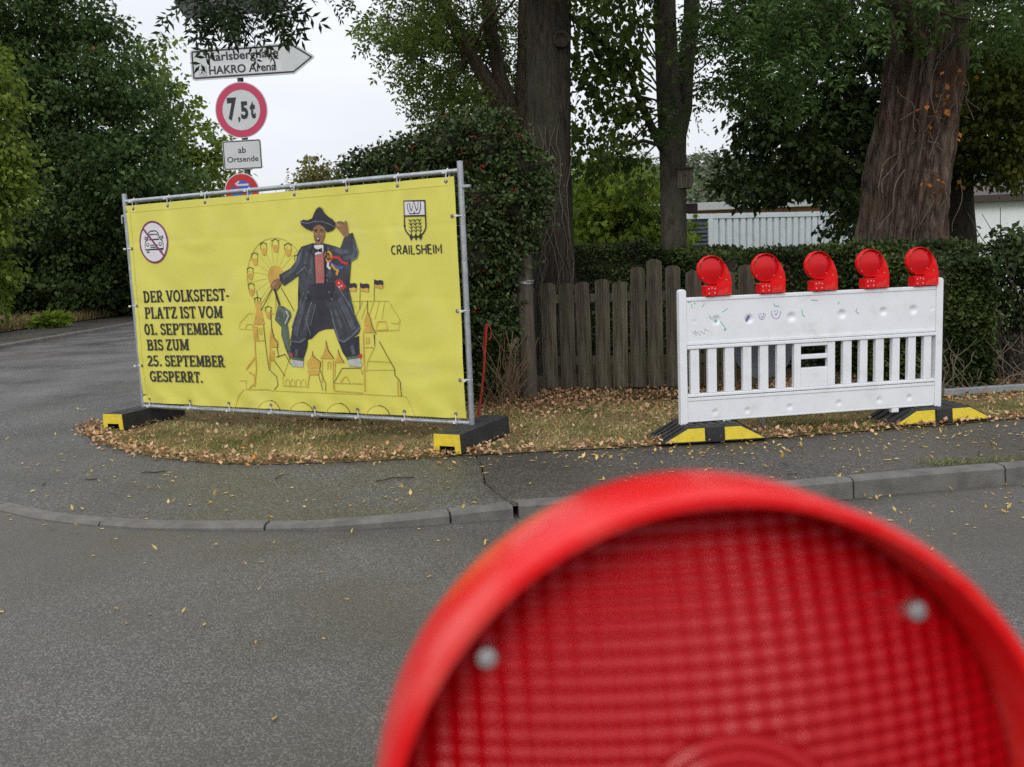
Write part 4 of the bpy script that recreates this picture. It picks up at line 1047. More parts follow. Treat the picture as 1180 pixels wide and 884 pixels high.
# low steel rail that lies on the verge
a, b = gnd(1086, 453, .05), Vector((7.2, 8.75, .05))
t = thing('steel_rail', 'long galvanised rail lying low on the leaf litter right of the white barrier', 'rail', (a.x, a.y, .014), math.atan2(b.y-a.y, b.x-a.x))
mb = MB(); mb.bb((0, -.03, .012), ((b-a).length, .03, .072)); mb.build('rail', M['galv'], t, bevel=.004)
mb = MB()
for x in (.12, 1.6, 3.0): mb.bb((x, -.03, 0), (x+.06, .03, .012))
mb.build('foot', M['galv'], t)

# ================================================================== TRAFFIC SIGN POST
SY = 10.6
sx0 = at(284, 200, SY).x
SR = -.13
post_ = thing('traffic_sign_post', 'tall sign post behind the banner with arrow sign and round weight limit sign', 'sign post', (sx0, SY, 0), SR)
sp = plane_map((sx0, SY-.05, 0), SR)
mb = MB(); mb.tube([(0.012, 0, 0), (0.012, 0, 4.9)], .033, 16); mb.build('pole', M['pole'], post_, 40)
def text(name, txt, box, m_, parent, y, bold=.0, w_=None):
    cu = bpy.data.curves.new('text', 'FONT'); cu.body = txt; cu.offset = bold; cu.resolution_u = 4
    o = bpy.data.objects.new('text', cu); C.objects.link(o)
    me = bpy.data.meshes.new_from_object(o.evaluated_get(bpy.context.evaluated_depsgraph_get()))
    bpy.data.objects.remove(o); bpy.data.curves.remove(cu)
    v = np.array([q.co[:] for q in me.vertices]); lo, hi = v.min(0), v.max(0)
    (u0, v0), (u1, v1) = box; ang = math.atan2(0, 1)
    for q in me.vertices:
        a = (q.co.x-lo[0])/(hi[0]-lo[0]); b = (q.co.y-lo[1])/(hi[1]-lo[1])
        q.co = (u0+(u1-u0)*a, y, v0+(v1-v0)*b)
    me.materials.clear(); me.materials.append(m_); me.name = name
    n = bpy.data.objects.new(name, me); C.objects.link(n); n.parent = parent; return n
def rounded(u0, v0, u1, v1, r, n=5):
    P = []
    for cx, cy, a in ((u1-r, v1-r, 0), (u0+r, v1-r, 90), (u0+r, v0+r, 180), (u1-r, v0+r, 270)): P += arc(cx, cy, r, r, a, a+90, n)
    return P
def plate(name, poly, parent, y=-.062, th=.004, front=None, back=None):
    mb = MB(); mb.prism_xz(poly, y, y+th); mb.build(name+'', back or M['signgrey'], parent)
    return parent.children[-1] if False else bpy.data.objects[name] if name in bpy.data.objects else None
def signplate(name, poly, m_, parent, y):
    mb = MB(); mb.prism_xz(poly, y, y+.004); return mb.build(name, m_, parent)
def inset(poly, d):
    n = len(poly); P = [Vector(p) for p in poly]; out = []
    ar = sum(P[i].x*P[(i+1) % n].y-P[(i+1) % n].x*P[i].y for i in range(n)); sg = 1 if ar > 0 else -1
    for i in range(n):
        a = (P[i]-P[i-1]); b = (P[(i+1) % n]-P[i])
        if a.length < 1e-7 or b.length < 1e-7: out.append(P[i]); continue
        a.normalize(); b.normalize(); na = Vector((-a.y, a.x))*sg; nb_ = Vector((-b.y, b.x))*sg
        k = na+nb_; k = k/max(.25, k.dot(na)); out.append(P[i]+k*d)
    return out
FY = -.062
# arrow sign pointing right
c_bl, c_tl, c_tip, c_tr, c_br = sp(222.5, 93.5), sp(222.5, 57), sp(363.5, 65.5), sp(338, 49.5), sp(338, 86)
vb, vt = (c_bl[1]+c_br[1])/2, (c_tl[1]+c_tr[1])/2; vt += .0
u0, u1, u2 = c_bl[0], c_tr[0], c_tip[0]; r = .035
AP = [(u0+r*.0, vb+r)]+[(u0+r*.3, vb+r*.3), (u0+r, vb), (u1, vb), (u2-.02, (vb+vt)/2-.022), (u2, (vb+vt)/2), (u2-.02, (vb+vt)/2+.022), (u1, vt), (u0+r, vt), (u0+r*.3, vt-r*.3), (u0, vt-r)]
s1 = signplate('arrow_sign', AP, M['signwhite'], post_, FY)
art = Art(); art.line(inset(AP, .026), .016, 0, 1, True); flat_art(art, 'border', [M['black']], s1, FY-.0015)
hA = vt-vb
text('lettering', 'Karlsberghalle', ((u0+.205, vb+hA*.50), (u0+1.0, vb+hA*.86)), M['black'], s1, FY-.0022, .022)
text('lettering', 'HAKRO Arena', ((u0+.205, vb+hA*.16), (u0+.965, vb+hA*.43)), M['black'], s1, FY-.0030, .022)
art = Art(); q0, q1 = u0+.07, u0+1.03; art.poly([(q0, vb+hA*.12), (q1, vb+hA*.12), (q1, vb+hA*.49), (q0, vb+hA*.49)], 0, 1)
art.line([(u0+.09, vb+hA*.14), (u0+.175, vb+hA*.14), (u0+.175, vb+hA*.44), (u0+.09, vb+hA*.44)], .005, 1, 2, True)
for P in (((.105, .18), (.125, .28), (.14, .38)), ((.125, .3), (.11, .36)), ((.125, .29), (.155, .32), (.16, .38)), ((.125, .26), (.145, .18))): art.line([(u0+x, vb+hA*y) for x, y in P], .009, 2, 3)
flat_art(art, 'sticker', [mat('white_sticker', (.60, .62, .62), .35), M['signgrey'], M['black']], s1, FY-.0004)
# round 7,5 t sign
a_, b_ = sp(249, 126), sp(309.5, 127); rr = (b_[0]-a_[0])/2; cu_, cv_ = (a_[0]+b_[0])/2, sp(279, 127)[1]
s2 = signplate('weight_limit_sign', arc(cu_, cv_, rr, rr, 0, 360, 56)[:-1], M['signwhite'], post_, FY)
mb = MB(); mb.lathe_y([(rr*.965, 0), (rr*.965, -.0015), (rr*.72, -.0015), (rr*.72, 0)], 64, (cu_, FY-.0008, cv_), False); mb.build('red_ring', M['signred'], s2)
text('numeral', '7', ((cu_-rr*.52, cv_-rr*.36), (cu_-rr*.16, cv_+rr*.46)), M['black'], s2, FY-.0022, .05)
text('numeral', ',', ((cu_-rr*.14, cv_-rr*.44), (cu_-rr*.055, cv_-rr*.24)), M['black'], s2, FY-.0022, .05)
text('numeral', '5', ((cu_-rr*.02, cv_-rr*.33), (cu_+rr*.26, cv_+rr*.30)), M['black'], s2, FY-.0022, .045)
text('letter', 't', ((cu_+rr*.33, cv_-rr*.33), (cu_+rr*.54, cv_+rr*.30)), M['black'], s2, FY-.0022, .045)
# plate
a_, b_ = sp(259.5, 195), sp(301.5, 162); va, vb2 = sp(280, 195.5)[1], sp(280, 161.5)[1]
PP = rounded(a_[0], va, b_[0], vb2, .022)
s3 = signplate('text_plate', PP, M['signwhite'], post_, FY)
art = Art(); art.line(inset(rounded(a_[0], va, b_[0], vb2, .022), .011), .010, 0, 1, True); flat_art(art, 'border', [M['black']], s3, FY-.0012)
wP, hP = b_[0]-a_[0], vb2-va
text('lettering', 'ab', ((a_[0]+wP*.40, va+hP*.56), (a_[0]+wP*.60, va+hP*.77)), M['black'], s3, FY-.0022, .008)
text('lettering', 'Ortsende', ((a_[0]+wP*.10, va+hP*.26), (a_[0]+wP*.91, va+hP*.45)), M['black'], s3, FY-.0022, .008)
# round stopping-restriction sign, half hidden by the banner
tq = sp(279.5, 199.5); cu3, rr3 = sp(279.5, 214)[0], .20; cv3 = tq[1]-rr3
s4 = signplate('no_parking_sign', arc(cu3, cv3, rr3, rr3, 0, 360, 48)[:-1], M['signwhite'], post_, FY)
mb = MB(); mb.lathe_y([(rr3*.95, 0), (rr3*.95, -.0015), (rr3*.60, -.0015), (rr3*.60, 0)], 56, (cu3, FY-.0008, cv3), False); mb.build('red_ring', M['signred2'], s4)
mb = MB(); mb.lathe_y([(rr3*.60, -.0012), (0, -.0013)], 48, (cu3, FY-.0008, cv3)); mb.build('blue_field', M['signblue'], s4)
art = Art(); art.line([(cu3+rr3*.42, cv3+rr3*.36), (cu3-rr3*.35, cv3+rr3*.36)], .022, 0, 1); art.line([(cu3-rr3*.12, cv3+rr3*.56), (cu3-rr3*.40, cv3+rr3*.36), (cu3-rr3*.2, cv3+rr3*.18)], .020, 0, 2)
art.line([(cu3-rr3*.45, cv3+rr3*.4), (cu3+rr3*.45, cv3-rr3*.45)], .03, 1, 3)
flat_art(art, 'arrow', [M['signwhite'], M['signred2']], s4, FY-.0028)
# upper sign that points left, mostly behind leaves
a_, b_, c2_, d_ = sp(202, 12.5), sp(216, 22), sp(330, 13.5), sp(330, -24)
AP = [a_, b_, (c2_[0], b_[1]), (c2_[0], b_[1]+.36), (b_[0], b_[1]+.36)]; AP[0] = (a_[0], b_[1]+.18)
s5 = signplate('upper_arrow_sign', AP, mat('dark_sign_back', (.055, .06, .066), .6), post_, FY-.0)
for z in (cv_, (vb+vt)/2, (va+vb2)/2, cv3):
    mb = MB(); mb.bb((-.03, -.0575, z-.012), (.054, -.034, z+.012)); mb.lathe_y([(.04, -.01), (.04, .01)], 16, (0.012, 0, z)); mb.build('clamp', M['pole'], post_)

# ================================================================== TIMBER: picket fence, post, rod
def picket_fence():
    a = Vector((.33, 9.66)); b = Vector((2.55, 9.20)); d = (b-a).normalized(); ang = math.atan2(d.y, d.x)
    t = thing('picket_fence', 'weathered grey picket fence with round topped boards behind the verge', 'fence', (a.x, a.y, .0), ang)
    L_ = (b-a).length; x = .0; i = 0
    tops = [1.13, 1.12, 1.13, 1.15, 1.12, 1.26, 1.33, 1.26, 1.2, 1.22, 1.18, 1.24, 1.2, 1.2]
    while x < L_-.1 and i < 14:
        wd = .148+random.uniform(-.006, .006); h = tops[i]; mb = MB()
        n = 15; V, y0 = [], 0
        # grooved front: a ribbed board with a rounded head
        for j in range(n+1):
            u = j/n; xx = wd*u; g_ = (.0045 if j % 2 else 0.0); top = h-.022*(2*u-1)**4-.006*(2*u-1)**2*(1 if i != 6 else 2.2*abs(math.sin(u*9)))
            V += [(xx, g_, .045), (xx, g_, top), (xx, .022, top), (xx, .022, .045)]
        fs = []
        for j in range(n):
            for k in range(4): fs.append((j*4+k, j*4+(k+1) % 4, j*4+4+(k+1) % 4, j*4+4+k))
        fs += [(0, 1, 2, 3), (n*4+3, n*4+2, n*4+1, n*4)]
        mb.add(V, fs); o = mb.build('picket', M['wood'], t); o.location = (x, 0, 0); o.rotation_euler = (random.uniform(-.02, .02), random.uniform(-.02, .02), random.uniform(-.03, .03))
        x += wd+.032+random.uniform(-.007, .008); i += 1
    for z in (.28, .92):
        mb = MB(); mb.bb((-.03, .026, z), (L_, .066, z+.085)); mb.build('rail', M['wood'], t)
    for x in (.9, 2.2):
        mb = MB(); mb.bb((x, .068, -.1), (x+.09, .158, 1.05)); mb.build('post', M['wood'], t)
picket_fence()
p = Vector((.165, 9.23, 0))
t = thing('wooden_post', 'round weathered wooden post with wire wrapped round it beside the berry hedge', 'post', p)
mb = MB(); pts = [(0.0, 0, -.1), (0.004, 0, .4), (.0, 0, .9), (-.006, 0, 1.42)]; mb.tube(pts, [.088, .084, .08, .076], 20); mb.build('post', M['postwood'], t, 40)
mb = MB()
for k in range(3):
    mb.tube([(.083*math.cos(a*.3), .083*math.sin(a*.3), 1.145+.012*k+.004*math.sin(a+k)) for a in range(22)], .004, 5)
mb.build('wire', M['galv'], t)
pa, pb = at(553, 489, 7.75), at(561, 373, 7.75)
t = thing('marker_rod', 'thin red metal rod with hooked loops stuck in the ground beside the banner', 'rod', (pa.x, 7.75, 0))
q = Vector((pb.x-pa.x, 0, pb.z)); mb = MB(); mb.tube([(-.03, 0, -.05), (q.x*.5, 0, q.z*.5), tuple(q)], .0085, 8); mb.build('rod', M['steelred'], t, 40)
mb = MB()
mb.tube([tuple(q), (q.x+.02, 0, q.z-.02), (q.x+.035, 0, q.z-.06), (q.x+.03, 0, q.z-.11), (q.x+.008, 0, q.z-.13)], .0045, 6)
mb.tube([tuple(q), (q.x-.02, 0.01, q.z-.04), (q.x-.035, .01, q.z-.16), (q.x-.04, .01, q.z-.25)], .0035, 6); mb.build('hook', M['steelred'], t, 40)

# ================================================================== BUILDINGS AND CONTAINER BEYOND
pc = at(784, 247, 30); pd = at(1003, 238, 33.5)
ang = math.atan2(pd.y-pc.y, pd.x-pc.x); Lc = (Vector((pd.x, pd.y))-Vector((pc.x, pc.y))).length+3
cont = thing('steel_container', 'pale grey corrugated steel container with dark louvre beyond the hedge', 'container', (pc.x, pc.y, 0), ang)
hC = pc.z
mb = MB(); x = 1.28; V, i = [], 0
prof = []
while x < Lc-.1:
    prof += [(x, 0), (x+.19, 0), (x+.205, .09), (x+.265, .09)]; x += .28
for (a, b) in prof: V += [(a, b, .15), (a, b, hC-.14)]
mb.add(V, [(2*k, 2*k+2, 2*k+3, 2*k+1) for k in range(len(prof)-1)])
mb.build('corrugated_wall', M['contain'], cont)
mb = MB(); mb.bb((-.05, -.03, hC-.16), (Lc, .12, hC)); mb.bb((-.05, -.03, 0), (Lc, .12, .16)); mb.bb((-.05, -.032, .161), (.16, .1, hC-.161)); mb.bb((1.08, -.032, .161), (1.26, .1, hC-.161)); mb.build('frame', M['contain'], cont, bevel=.01)
mb = MB(); mb.bb((-.04, .13, .02), (Lc, 2.4, hC-.03)); mb.build('body', M['contain'], cont)
mb = MB(); mb.bb((.165, .06, .17), (1.075, .11, hC-.17))
for k in range(16):
    z = .3+k*(hC-.5)/16; mb.add([(.17, .0, z), (1.07, .0, z), (1.07, .058, z+.09), (.17, .058, z+.09), (.17, .0, z-.012), (1.07, .0, z-.012)], [(0, 1, 2, 3), (0, 4, 5, 1)])
mb.build('louvre', M['louvre'], cont)

pe = at(700, 236, 44); pf = at(838, 229, 44)
bl = thing('brick_building', 'low orange brick building with flat grey roof beyond the container', 'building', (pe.x, 44, 0), .03)
Lb = pf.x-pe.x+6; hb = pe.z
mb = MB(); mb.bb((0, 0, 0), (Lb, 9, hb-.45)); mb.build('wall', M['brick'], bl)
mb = MB(); mb.bb((-.5, -.5, hb-.449), (Lb+.5, 9.5, hb-.1)); mb.build('roof', M['roofgrey'], bl, bevel=.02)
for x in (1.5, 4.2):
    mb = MB(); mb.bb((x, -.04, 1.0), (x+1.4, .02, 2.2)); mb.build('window', M['louvre'], bl)
mb = MB()
for x in (.3, 3.6, 6.8): mb.tube([(x, -.4, 0), (x, -.4, hb-.45)], .06, 8)
mb.build('column', M['roofgrey'], bl)

pg = at(1112, 234, 24)
wb = thing('white_building', 'pale rendered building with dark eaves behind the right hedge', 'building', (pg.x-.1, 24, 0), -.02)
mb = MB(); mb.bb((0, 0, 0), (12, 4, pg.z)); mb.build('wall', M['render'], wb)
mb = MB(); mb.bb((-.2, -.25, pg.z+.002), (12.5, 4.6, pg.z+.16)); mb.build('eaves', M['eaves'], wb)
mb = MB(); mb.add([(-.2, -.25, pg.z+.165), (12.5, -.25, pg.z+.165), (12.5, 2, pg.z+.6), (-.2, 2, pg.z+.6), (12.5, 4.6, pg.z+.165), (-.2, 4.6, pg.z+.165)], [(0, 1, 2, 3), (3, 2, 4, 5), (0, 3, 5), (1, 4, 2)]); mb.build('roof', M['eaves'], wb)

# ================================================================== VEGETATION
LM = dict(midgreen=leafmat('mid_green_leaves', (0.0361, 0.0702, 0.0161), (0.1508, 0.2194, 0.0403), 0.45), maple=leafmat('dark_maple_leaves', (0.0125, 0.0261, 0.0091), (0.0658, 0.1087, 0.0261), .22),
          left=leafmat('deep_green_leaves', (0.0234, 0.0499, 0.0163), (0.1095, 0.1733, 0.0524), 0.4, accent=(.20, .06, .03)),
          leftlight=leafmat('fresh_green_leaves', (0.0659, 0.1077, 0.0132), (0.2140, 0.2875, 0.0440), 0.45),
          pale=leafmat('pale_green_leaves', (0.0700, 0.0990, 0.0281), (0.1982, 0.2420, 0.0748), 0.4),
          ash=leafmat('ash_leaflets', (0.0431, 0.0754, 0.0188), (0.1834, 0.2545, 0.0505), 0.45),
          over=leafmat('overhanging_leaflets', (.010, .02, .008), (.04, .07, .022), .25),
          robinia=leafmat('blue_green_leaflets', (0.0283, 0.0618, 0.0168), (0.1102, 0.1857, 0.0473), 0.4),
          bright=leafmat('bright_maple_leaves', (0.0894, 0.1560, 0.0179), (0.2902, 0.3900, 0.0448), 0.5),
          bush=leafmat('glossy_shrub_leaves', (0.0162, 0.0300, 0.0108), (0.0810, 0.1200, 0.0378), .15, .38, accent=(.35, .16, .07)),
          hedge=leafmat('hedge_leaves', (0.0175, 0.0324, 0.0109), (0.0802, 0.1148, 0.0316), .18, .45),
          autumn=leafmat('turning_leaves', (0.0384, 0.0588, 0.0103), (0.1346, 0.1512, 0.0193), 0.4, accent=(.42, .17, .02)),
          yellowing=leafmat('yellowing_leaves', (.07, .08, .018), (.22, .2, .05), .3),
          grass=leafmat('grass_blades', (.075, .12, .025), (.58, .46, .21), .25, .6),
          dry=leafmat('dry_grass_blades', (.16, .12, .05), (.36, .28, .13), .25, .7),
          litter=leafmat('fallen_brown_leaves', (.16, .07, .035), (.66, .43, .25), .1, .7, accent=(.62, .24, .05)),
          yellowleaf=leafmat('fallen_yellow_leaves', (.40, .22, .05), (.66, .50, .16), .1, .6),
          far=leafmat('far_wood_foliage', (.05, .075, .05), (.17, .19, .11), .1, accent=(.22, .11, .05)))
L_S, L_N, L_LOB = leaf_simple(.36), leaf_simple(.24), leaf_lobed()
L_P = leaf_pinnate(3, .075, .34); L_PF = leaf_pinnate(4, .048, .31, .35)

def trunk(name, pts, rad, m_, parent, n=22, m=40, ridge=.05, k=9, seed=0):
    """tapered trunk with furrowed bark"""
    pts = [Vector(p)-parent.location for p in pts]
    cum = [0]
    for i in range(len(pts)-1): cum.append(cum[-1]+(pts[i+1]-pts[i]).length)
    def ev(s):
        for i in range(len(pts)-1):
            if s <= cum[i+1] or i == len(pts)-2:
                t = (s-cum[i])/(cum[i+1]-cum[i])
                p0 = pts[max(i-1, 0)]; p1 = pts[i]; p2 = pts[i+1]; p3 = pts[min(i+2, len(pts)-1)]
                q = .5*((2*p1)+(p2-p0)*t+(2*p0-5*p1+4*p2-p3)*t*t+(3*p1-p0-3*p2+p3)*t**3)
                return q, rad[i]+(rad[i+1]-rad[i])*t
    vs, fs = [], []
    for j in range(m+1):
        c, r = ev(cum[-1]*j/m); c2, _ = ev(min(cum[-1], cum[-1]*j/m+.02)); c1, _ = ev(max(0, cum[-1]*j/m-.02)); d = (c2-c1).normalized()
        u = d.cross(Vector((0, 1, 0))).normalized(); v = d.cross(u)
        for i in range(n):
            a = 2*math.pi*i/n; z = cum[-1]*j/m
            q = noise.noise((math.cos(a)*k*.3+seed, math.sin(a)*k*.3, z*.55)); q2 = abs(noise.noise((math.cos(a)*k*.6+seed, math.sin(a)*k*.6, z*.9+7)))
            rr_ = r*(1+ridge*(q*1.2-1.4*q2+.3))
            vs.append(c+(u*math.cos(a)+v*math.sin(a))*rr_)
        if j:
            for i in range(n): fs.append(((j-1)*n+i, (j-1)*n+(i+1) % n, j*n+(i+1) % n, j*n+i))
    fs.append(tuple(range(m*n, m*n+n)))
    mb = MB(); mb.add(vs, fs); return mb.build(name, m_, parent, smooth=70)
def limb(pts, r0, r1, m_, parent, n=9, name='limb'):
    pts = [Vector(p)-parent.location for p in pts]; out = []
    for i in range(len(pts)-1):
        seg = bent(pts[i], pts[i+1], 3, .03); out += seg[:-1]
    out.append(pts[-1]); k = len(out)-1
    mb = MB(); mb.tube(out, [r0+(r1-r0)*i/k for i in range(k+1)], n); return mb.build(name, m_, parent, 70)
def A(*q): return [at(x, y, Y) for x, y, Y in q]
def B(lst, n, r, jy=.6):
    """blobs at (px, py, Y[, radius scale])"""
    out = []
    for q in lst:
        c = at(q[0], q[1], q[2]); s_ = q[3] if len(q) > 3 else 1
        out.append(((c.x, c.y+random.uniform(-jy, jy), c.z), (r*s_, r*s_*1.1, r*s_*.8), int(n*s_*s_)))
    return out
def twigs_to(parent, root, blobs, m_, r0=.05, per=1):
    mb = MB(); root = Vector(root)-parent.location
    for c, r, n in blobs:
        c = Vector(c)-parent.location
        mb.tube(bent(root.lerp(c, .25), c, 5, .07), [r0*(1-.14*i) for i in range(6)], 6)
        for k in range(per):
            e = c+Vector((random.gauss(0, 1), random.gauss(0, 1), random.gauss(0, .7)))*(r[0] if hasattr(r, '__len__') else r)*.7
            mb.tube(bent(c, e, 4, .1), [r0*.35*(1-.2*i) for i in range(5)], 5)
    return mb.build('branches', m_, parent, 70)

# ---- left side of the road
p = gnd(70, 372, .09); tl1 = thing('deciduous_tree', 'tall dark green tree with dense crown across the road at left', 'tree', (p.x-1.5, 31, .09))
bl1 = B([(15, 15, 30), (70, 20, 30), (108, 50, 30, .9), (30, 90, 30), (80, 100, 29), (140, 100, 30, .9), (165, 140, 30, .8), (40, 165, 29), (95, 185, 29), (145, 195, 29), (180, 205, 30, .9), (60, 245, 29), (115, 255, 29), (165, 265, 30), (205, 255, 31, .8), (50, 310, 30), (110, 315, 30), (160, 318, 31), (200, 300, 31), (0, 200, 30), (-10, 280, 30), (-30, 60, 30), (-60, 180, 30), (30, -60, 30, 1.2), (-30, -120, 30, 1.4), (70, -100, 31, 1.1), (-90, 0, 31, 1.4), (-110, 120, 31, 1.3),
           (100, 140, 32, 1.2), (60, 200, 32.5, 1.2), (130, 240, 32.5, 1.2), (30, 130, 32.5, 1.2), (150, 290, 33, 1.2), (80, 300, 33, 1.3), (30, 30, 32.5, 1.2)], 2300, 1.35)
trunk('trunk', [(p.x-1.5, 31, 0), (p.x-1.4, 31, 3), (p.x-1.2, 31, 7), (p.x-1.2, 31.2, 11)], [.32, .26, .18, .06], M['bark'], tl1)
twigs_to(tl1, (p.x-1.3, 31, 5), bl1[::2], M['bark'], .06, 0)
crown('crown', tl1, bl1, L_S, .155, LM['left'], 20, .26)
tl2 = thing('deciduous_tree', 'light green airy tree behind the dark one, left of the sign post', 'tree', (at(195, 300, 43).x, 43, .0), 0)
bl2 = B([(205, 118, 42, .7), (190, 95, 42, .6), (225, 160, 42, .9), (240, 195, 42, .9), (252, 225, 42, .9), (215, 205, 42), (195, 170, 42), (235, 240, 42), (260, 255, 42, .7), (200, 250, 43), (180, 220, 43), (160, 100, 43, .8), (218, 270, 42), (250, 280, 42), (180, 290, 43)], 900, 1.5)
bl2 += B([(182, 62, 42, .5), (172, 80, 42, .5), (195, 52, 42, .35), (165, 55, 42, .4)], 420, 1.3)
trunk('trunk', [(at(195, 300, 43).x, 43, 0), (at(195, 300, 43).x, 43, 4), (at(190, 100, 43).x, 43, 10.5)], [.26, .2, .05], M['bark2'], tl2)
twigs_to(tl2, (at(195, 300, 43).x, 43, 4), bl2, M['bark2'], .05, 1)
crown('crown', tl2, bl2, L_S, .22, LM['leftlight'], 10, .26)
tl0 = thing('deciduous_tree', 'fresh green leafy tree at the left edge of the photo', 'tree', (at(-60, 380, 22).x, 22, .09))
bl0 = B([(-28, 95, 22), (-18, 135, 22, .9), (-8, 180, 22, .9), (2, 222, 22, .8), (-22, 262, 22, .9), (-34, 315, 22), (-60, 120, 22), (-70, 200, 22), (-70, 300, 22), (-36, 352, 22, .7), (-90, 60, 22.5, 1.3), (-110, 180, 22.5, 1.3), (-100, 300, 22.5, 1.2), (18, 205, 22, .4), (-90, -40, 23, 1.5), (-30, 65, 22.5, .7), (-25, 215, 22.4)], 1500, .75, .3)
trunk('trunk', [(at(-60, 380, 22).x, 22, 0), (at(-60, 300, 22).x, 22, 2.5), (at(-70, 100, 22).x, 22, 6.5)], [.2, .16, .07], M['bark2'], tl0)
twigs_to(tl0, (at(-60, 300, 22).x, 22, 2.5), bl0, M['bark2'], .035, 0)
crown('crown', tl0, bl0, L_S, .14, LM['leftlight'], 12, .2, droop=.5)
ts = thing('deciduous_tree', 'small yellowing tree top far beyond the banner', 'tree', (at(366, 300, 62).x, 62, 0))
bs = B([(366, 196, 62), (353, 205, 62, .8), (379, 204, 62, .8), (345, 215, 62, .8), (366, 215, 62), (388, 215, 62, .8), (366, 240, 62, 1.3), (395, 207, 62, .7)], 420, 1.05)
trunk('trunk', [(at(366, 300, 62).x, 62, 0), (at(366, 200, 62).x, 62, 7)], [.3, .1], M['bark2'], ts)
crown('crown', ts, bs, L_S, .24, LM['yellowing'], 8, .25)
# dark thicket under the left trees
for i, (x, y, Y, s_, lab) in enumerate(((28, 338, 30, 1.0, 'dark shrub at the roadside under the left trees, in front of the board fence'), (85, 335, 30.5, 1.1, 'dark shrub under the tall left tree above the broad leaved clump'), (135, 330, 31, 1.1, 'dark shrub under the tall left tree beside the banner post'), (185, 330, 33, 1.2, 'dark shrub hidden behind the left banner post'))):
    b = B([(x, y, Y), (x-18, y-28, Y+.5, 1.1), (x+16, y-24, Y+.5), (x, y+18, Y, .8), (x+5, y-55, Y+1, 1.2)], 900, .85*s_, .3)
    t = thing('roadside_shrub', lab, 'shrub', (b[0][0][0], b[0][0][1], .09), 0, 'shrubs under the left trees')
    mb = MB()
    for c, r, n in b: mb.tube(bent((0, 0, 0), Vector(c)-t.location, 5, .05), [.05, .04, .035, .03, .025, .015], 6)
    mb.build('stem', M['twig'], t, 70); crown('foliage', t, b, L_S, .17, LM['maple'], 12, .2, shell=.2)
pf0, pf1 = at(8, 352, 30.5), at(66, 350, 31.5)
t = thing('board_fence', 'old dark board fence under the left trees', 'fence', (pf0.x, 30.4, .09), .12)
for i in range(14):
    mb = MB(); h = 1.25+random.uniform(-.06, .06); mb.bb((i*.15, 0, 0), (i*.15+.125, .025, h)); mb.build('board', M['wood'], t)
mb = MB(); mb.bb((-.05, .028, .3), (2.1, .07, .4)); mb.bb((-.05, .028, .95), (2.1, .07, 1.05)); mb.build('rail', M['wood'], t)
p = gnd(52, 377, .09); t = thing('broad_leaved_weed', 'low bright green broad leaved plant clump at the left roadside', 'plant', (p.x, p.y, .09))
b = [((p.x+random.uniform(-.45, .45), p.y+random.uniform(-.2, .2), .09+random.uniform(.12, .30)), (.22, .22, .08), 26) for k in range(8)]
crown('foliage', t, b, L_LOB, .18, LM['bright'], 4, .08, droop=.1, flat=1.2)
def blades(name, pts, hgt, wd, m_, tint=None, lean=.45):
    n = len(pts); d = rng.normal(size=(n, 3))*lean; d[:, 2] = 1; h = hgt*(.5+rng.random(n)); d = d/np.linalg.norm(d, axis=1, keepdims=True)*h[:, None]
    s = rng.normal(size=(n, 3)); s[:, 2] = 0; s /= np.linalg.norm(s, axis=1, keepdims=True); s *= wd
    bend = rng.normal(size=(n, 3))*.35*h[:, None]; bend[:, 2] = -abs(bend[:, 2])*.5
    mid = pts+d*.55; top = pts+d+bend
    v = np.stack([pts-s, pts+s, mid+s*.7, mid-s*.7, top], 1); o = (np.arange(n)*5)[:, None]
    f = np.concatenate([o+np.array([[0, 1, 2]]), o+np.array([[0, 2, 3]]), o+np.array([[3, 2, 4]])])
    tt = rng.random(n) if tint is None else tint
    return raw(name, v.reshape(-1, 3), f, m_, None, np.tile(tt, 3))
n = 9000; P = np.stack([-12.72-rng.random(n)**1.5*2.2, 15+rng.random(n)*26, np.full(n, .09)], 1)
o = blades('roadside_grass', P, .30, .014, LM['dry'], None, .5); tag(o, kind='stuff')

# ---- middle trees
def bp_(q): return Vector(q)
t1 = thing('ash_tree', 'thick straight dark trunk behind the picket fence, next to the berry hedge', 'tree', (at(636, 320, 11.2).x, 11.2, 0))
q = A((638, 330, 11.2), (634, 200, 11.2), (632, 60, 11.2), (632, -80, 11.3)); q = [Vector((q[0].x, 11.2, -.1))]+q+[q[-1]+Vector((.1, .2, 3))]
trunk('trunk', q, [.275, .262, .245, .25, .24, .18], M['bark'], t1, 40, 90, .07, 12, 3)
c = at(728/2.948+400, 133/2.948, 10.95); mb = MB(); mb.lathe_y([(.10, .0), (.095, -.05), (.06, -.06), (.045, -.035), (0, -.03)], 16, Vector((c.x, 10.97, c.z))-t1.location); mb.build('knot', M['bark'], t1, 60)
mb = MB()
for k in range(9):
    a0 = random.uniform(3.6, 6.0); pts = []
    for j in range(16):
        z = .3+j*.17+random.uniform(-.03, .03); a0 += random.uniform(-.3, .3); pts.append((.0+.285*math.cos(a0), .285*math.sin(a0), z))
    mb.tube(pts, .0045, 5)
mb.build('creeper_stems', M['vine'], t1)
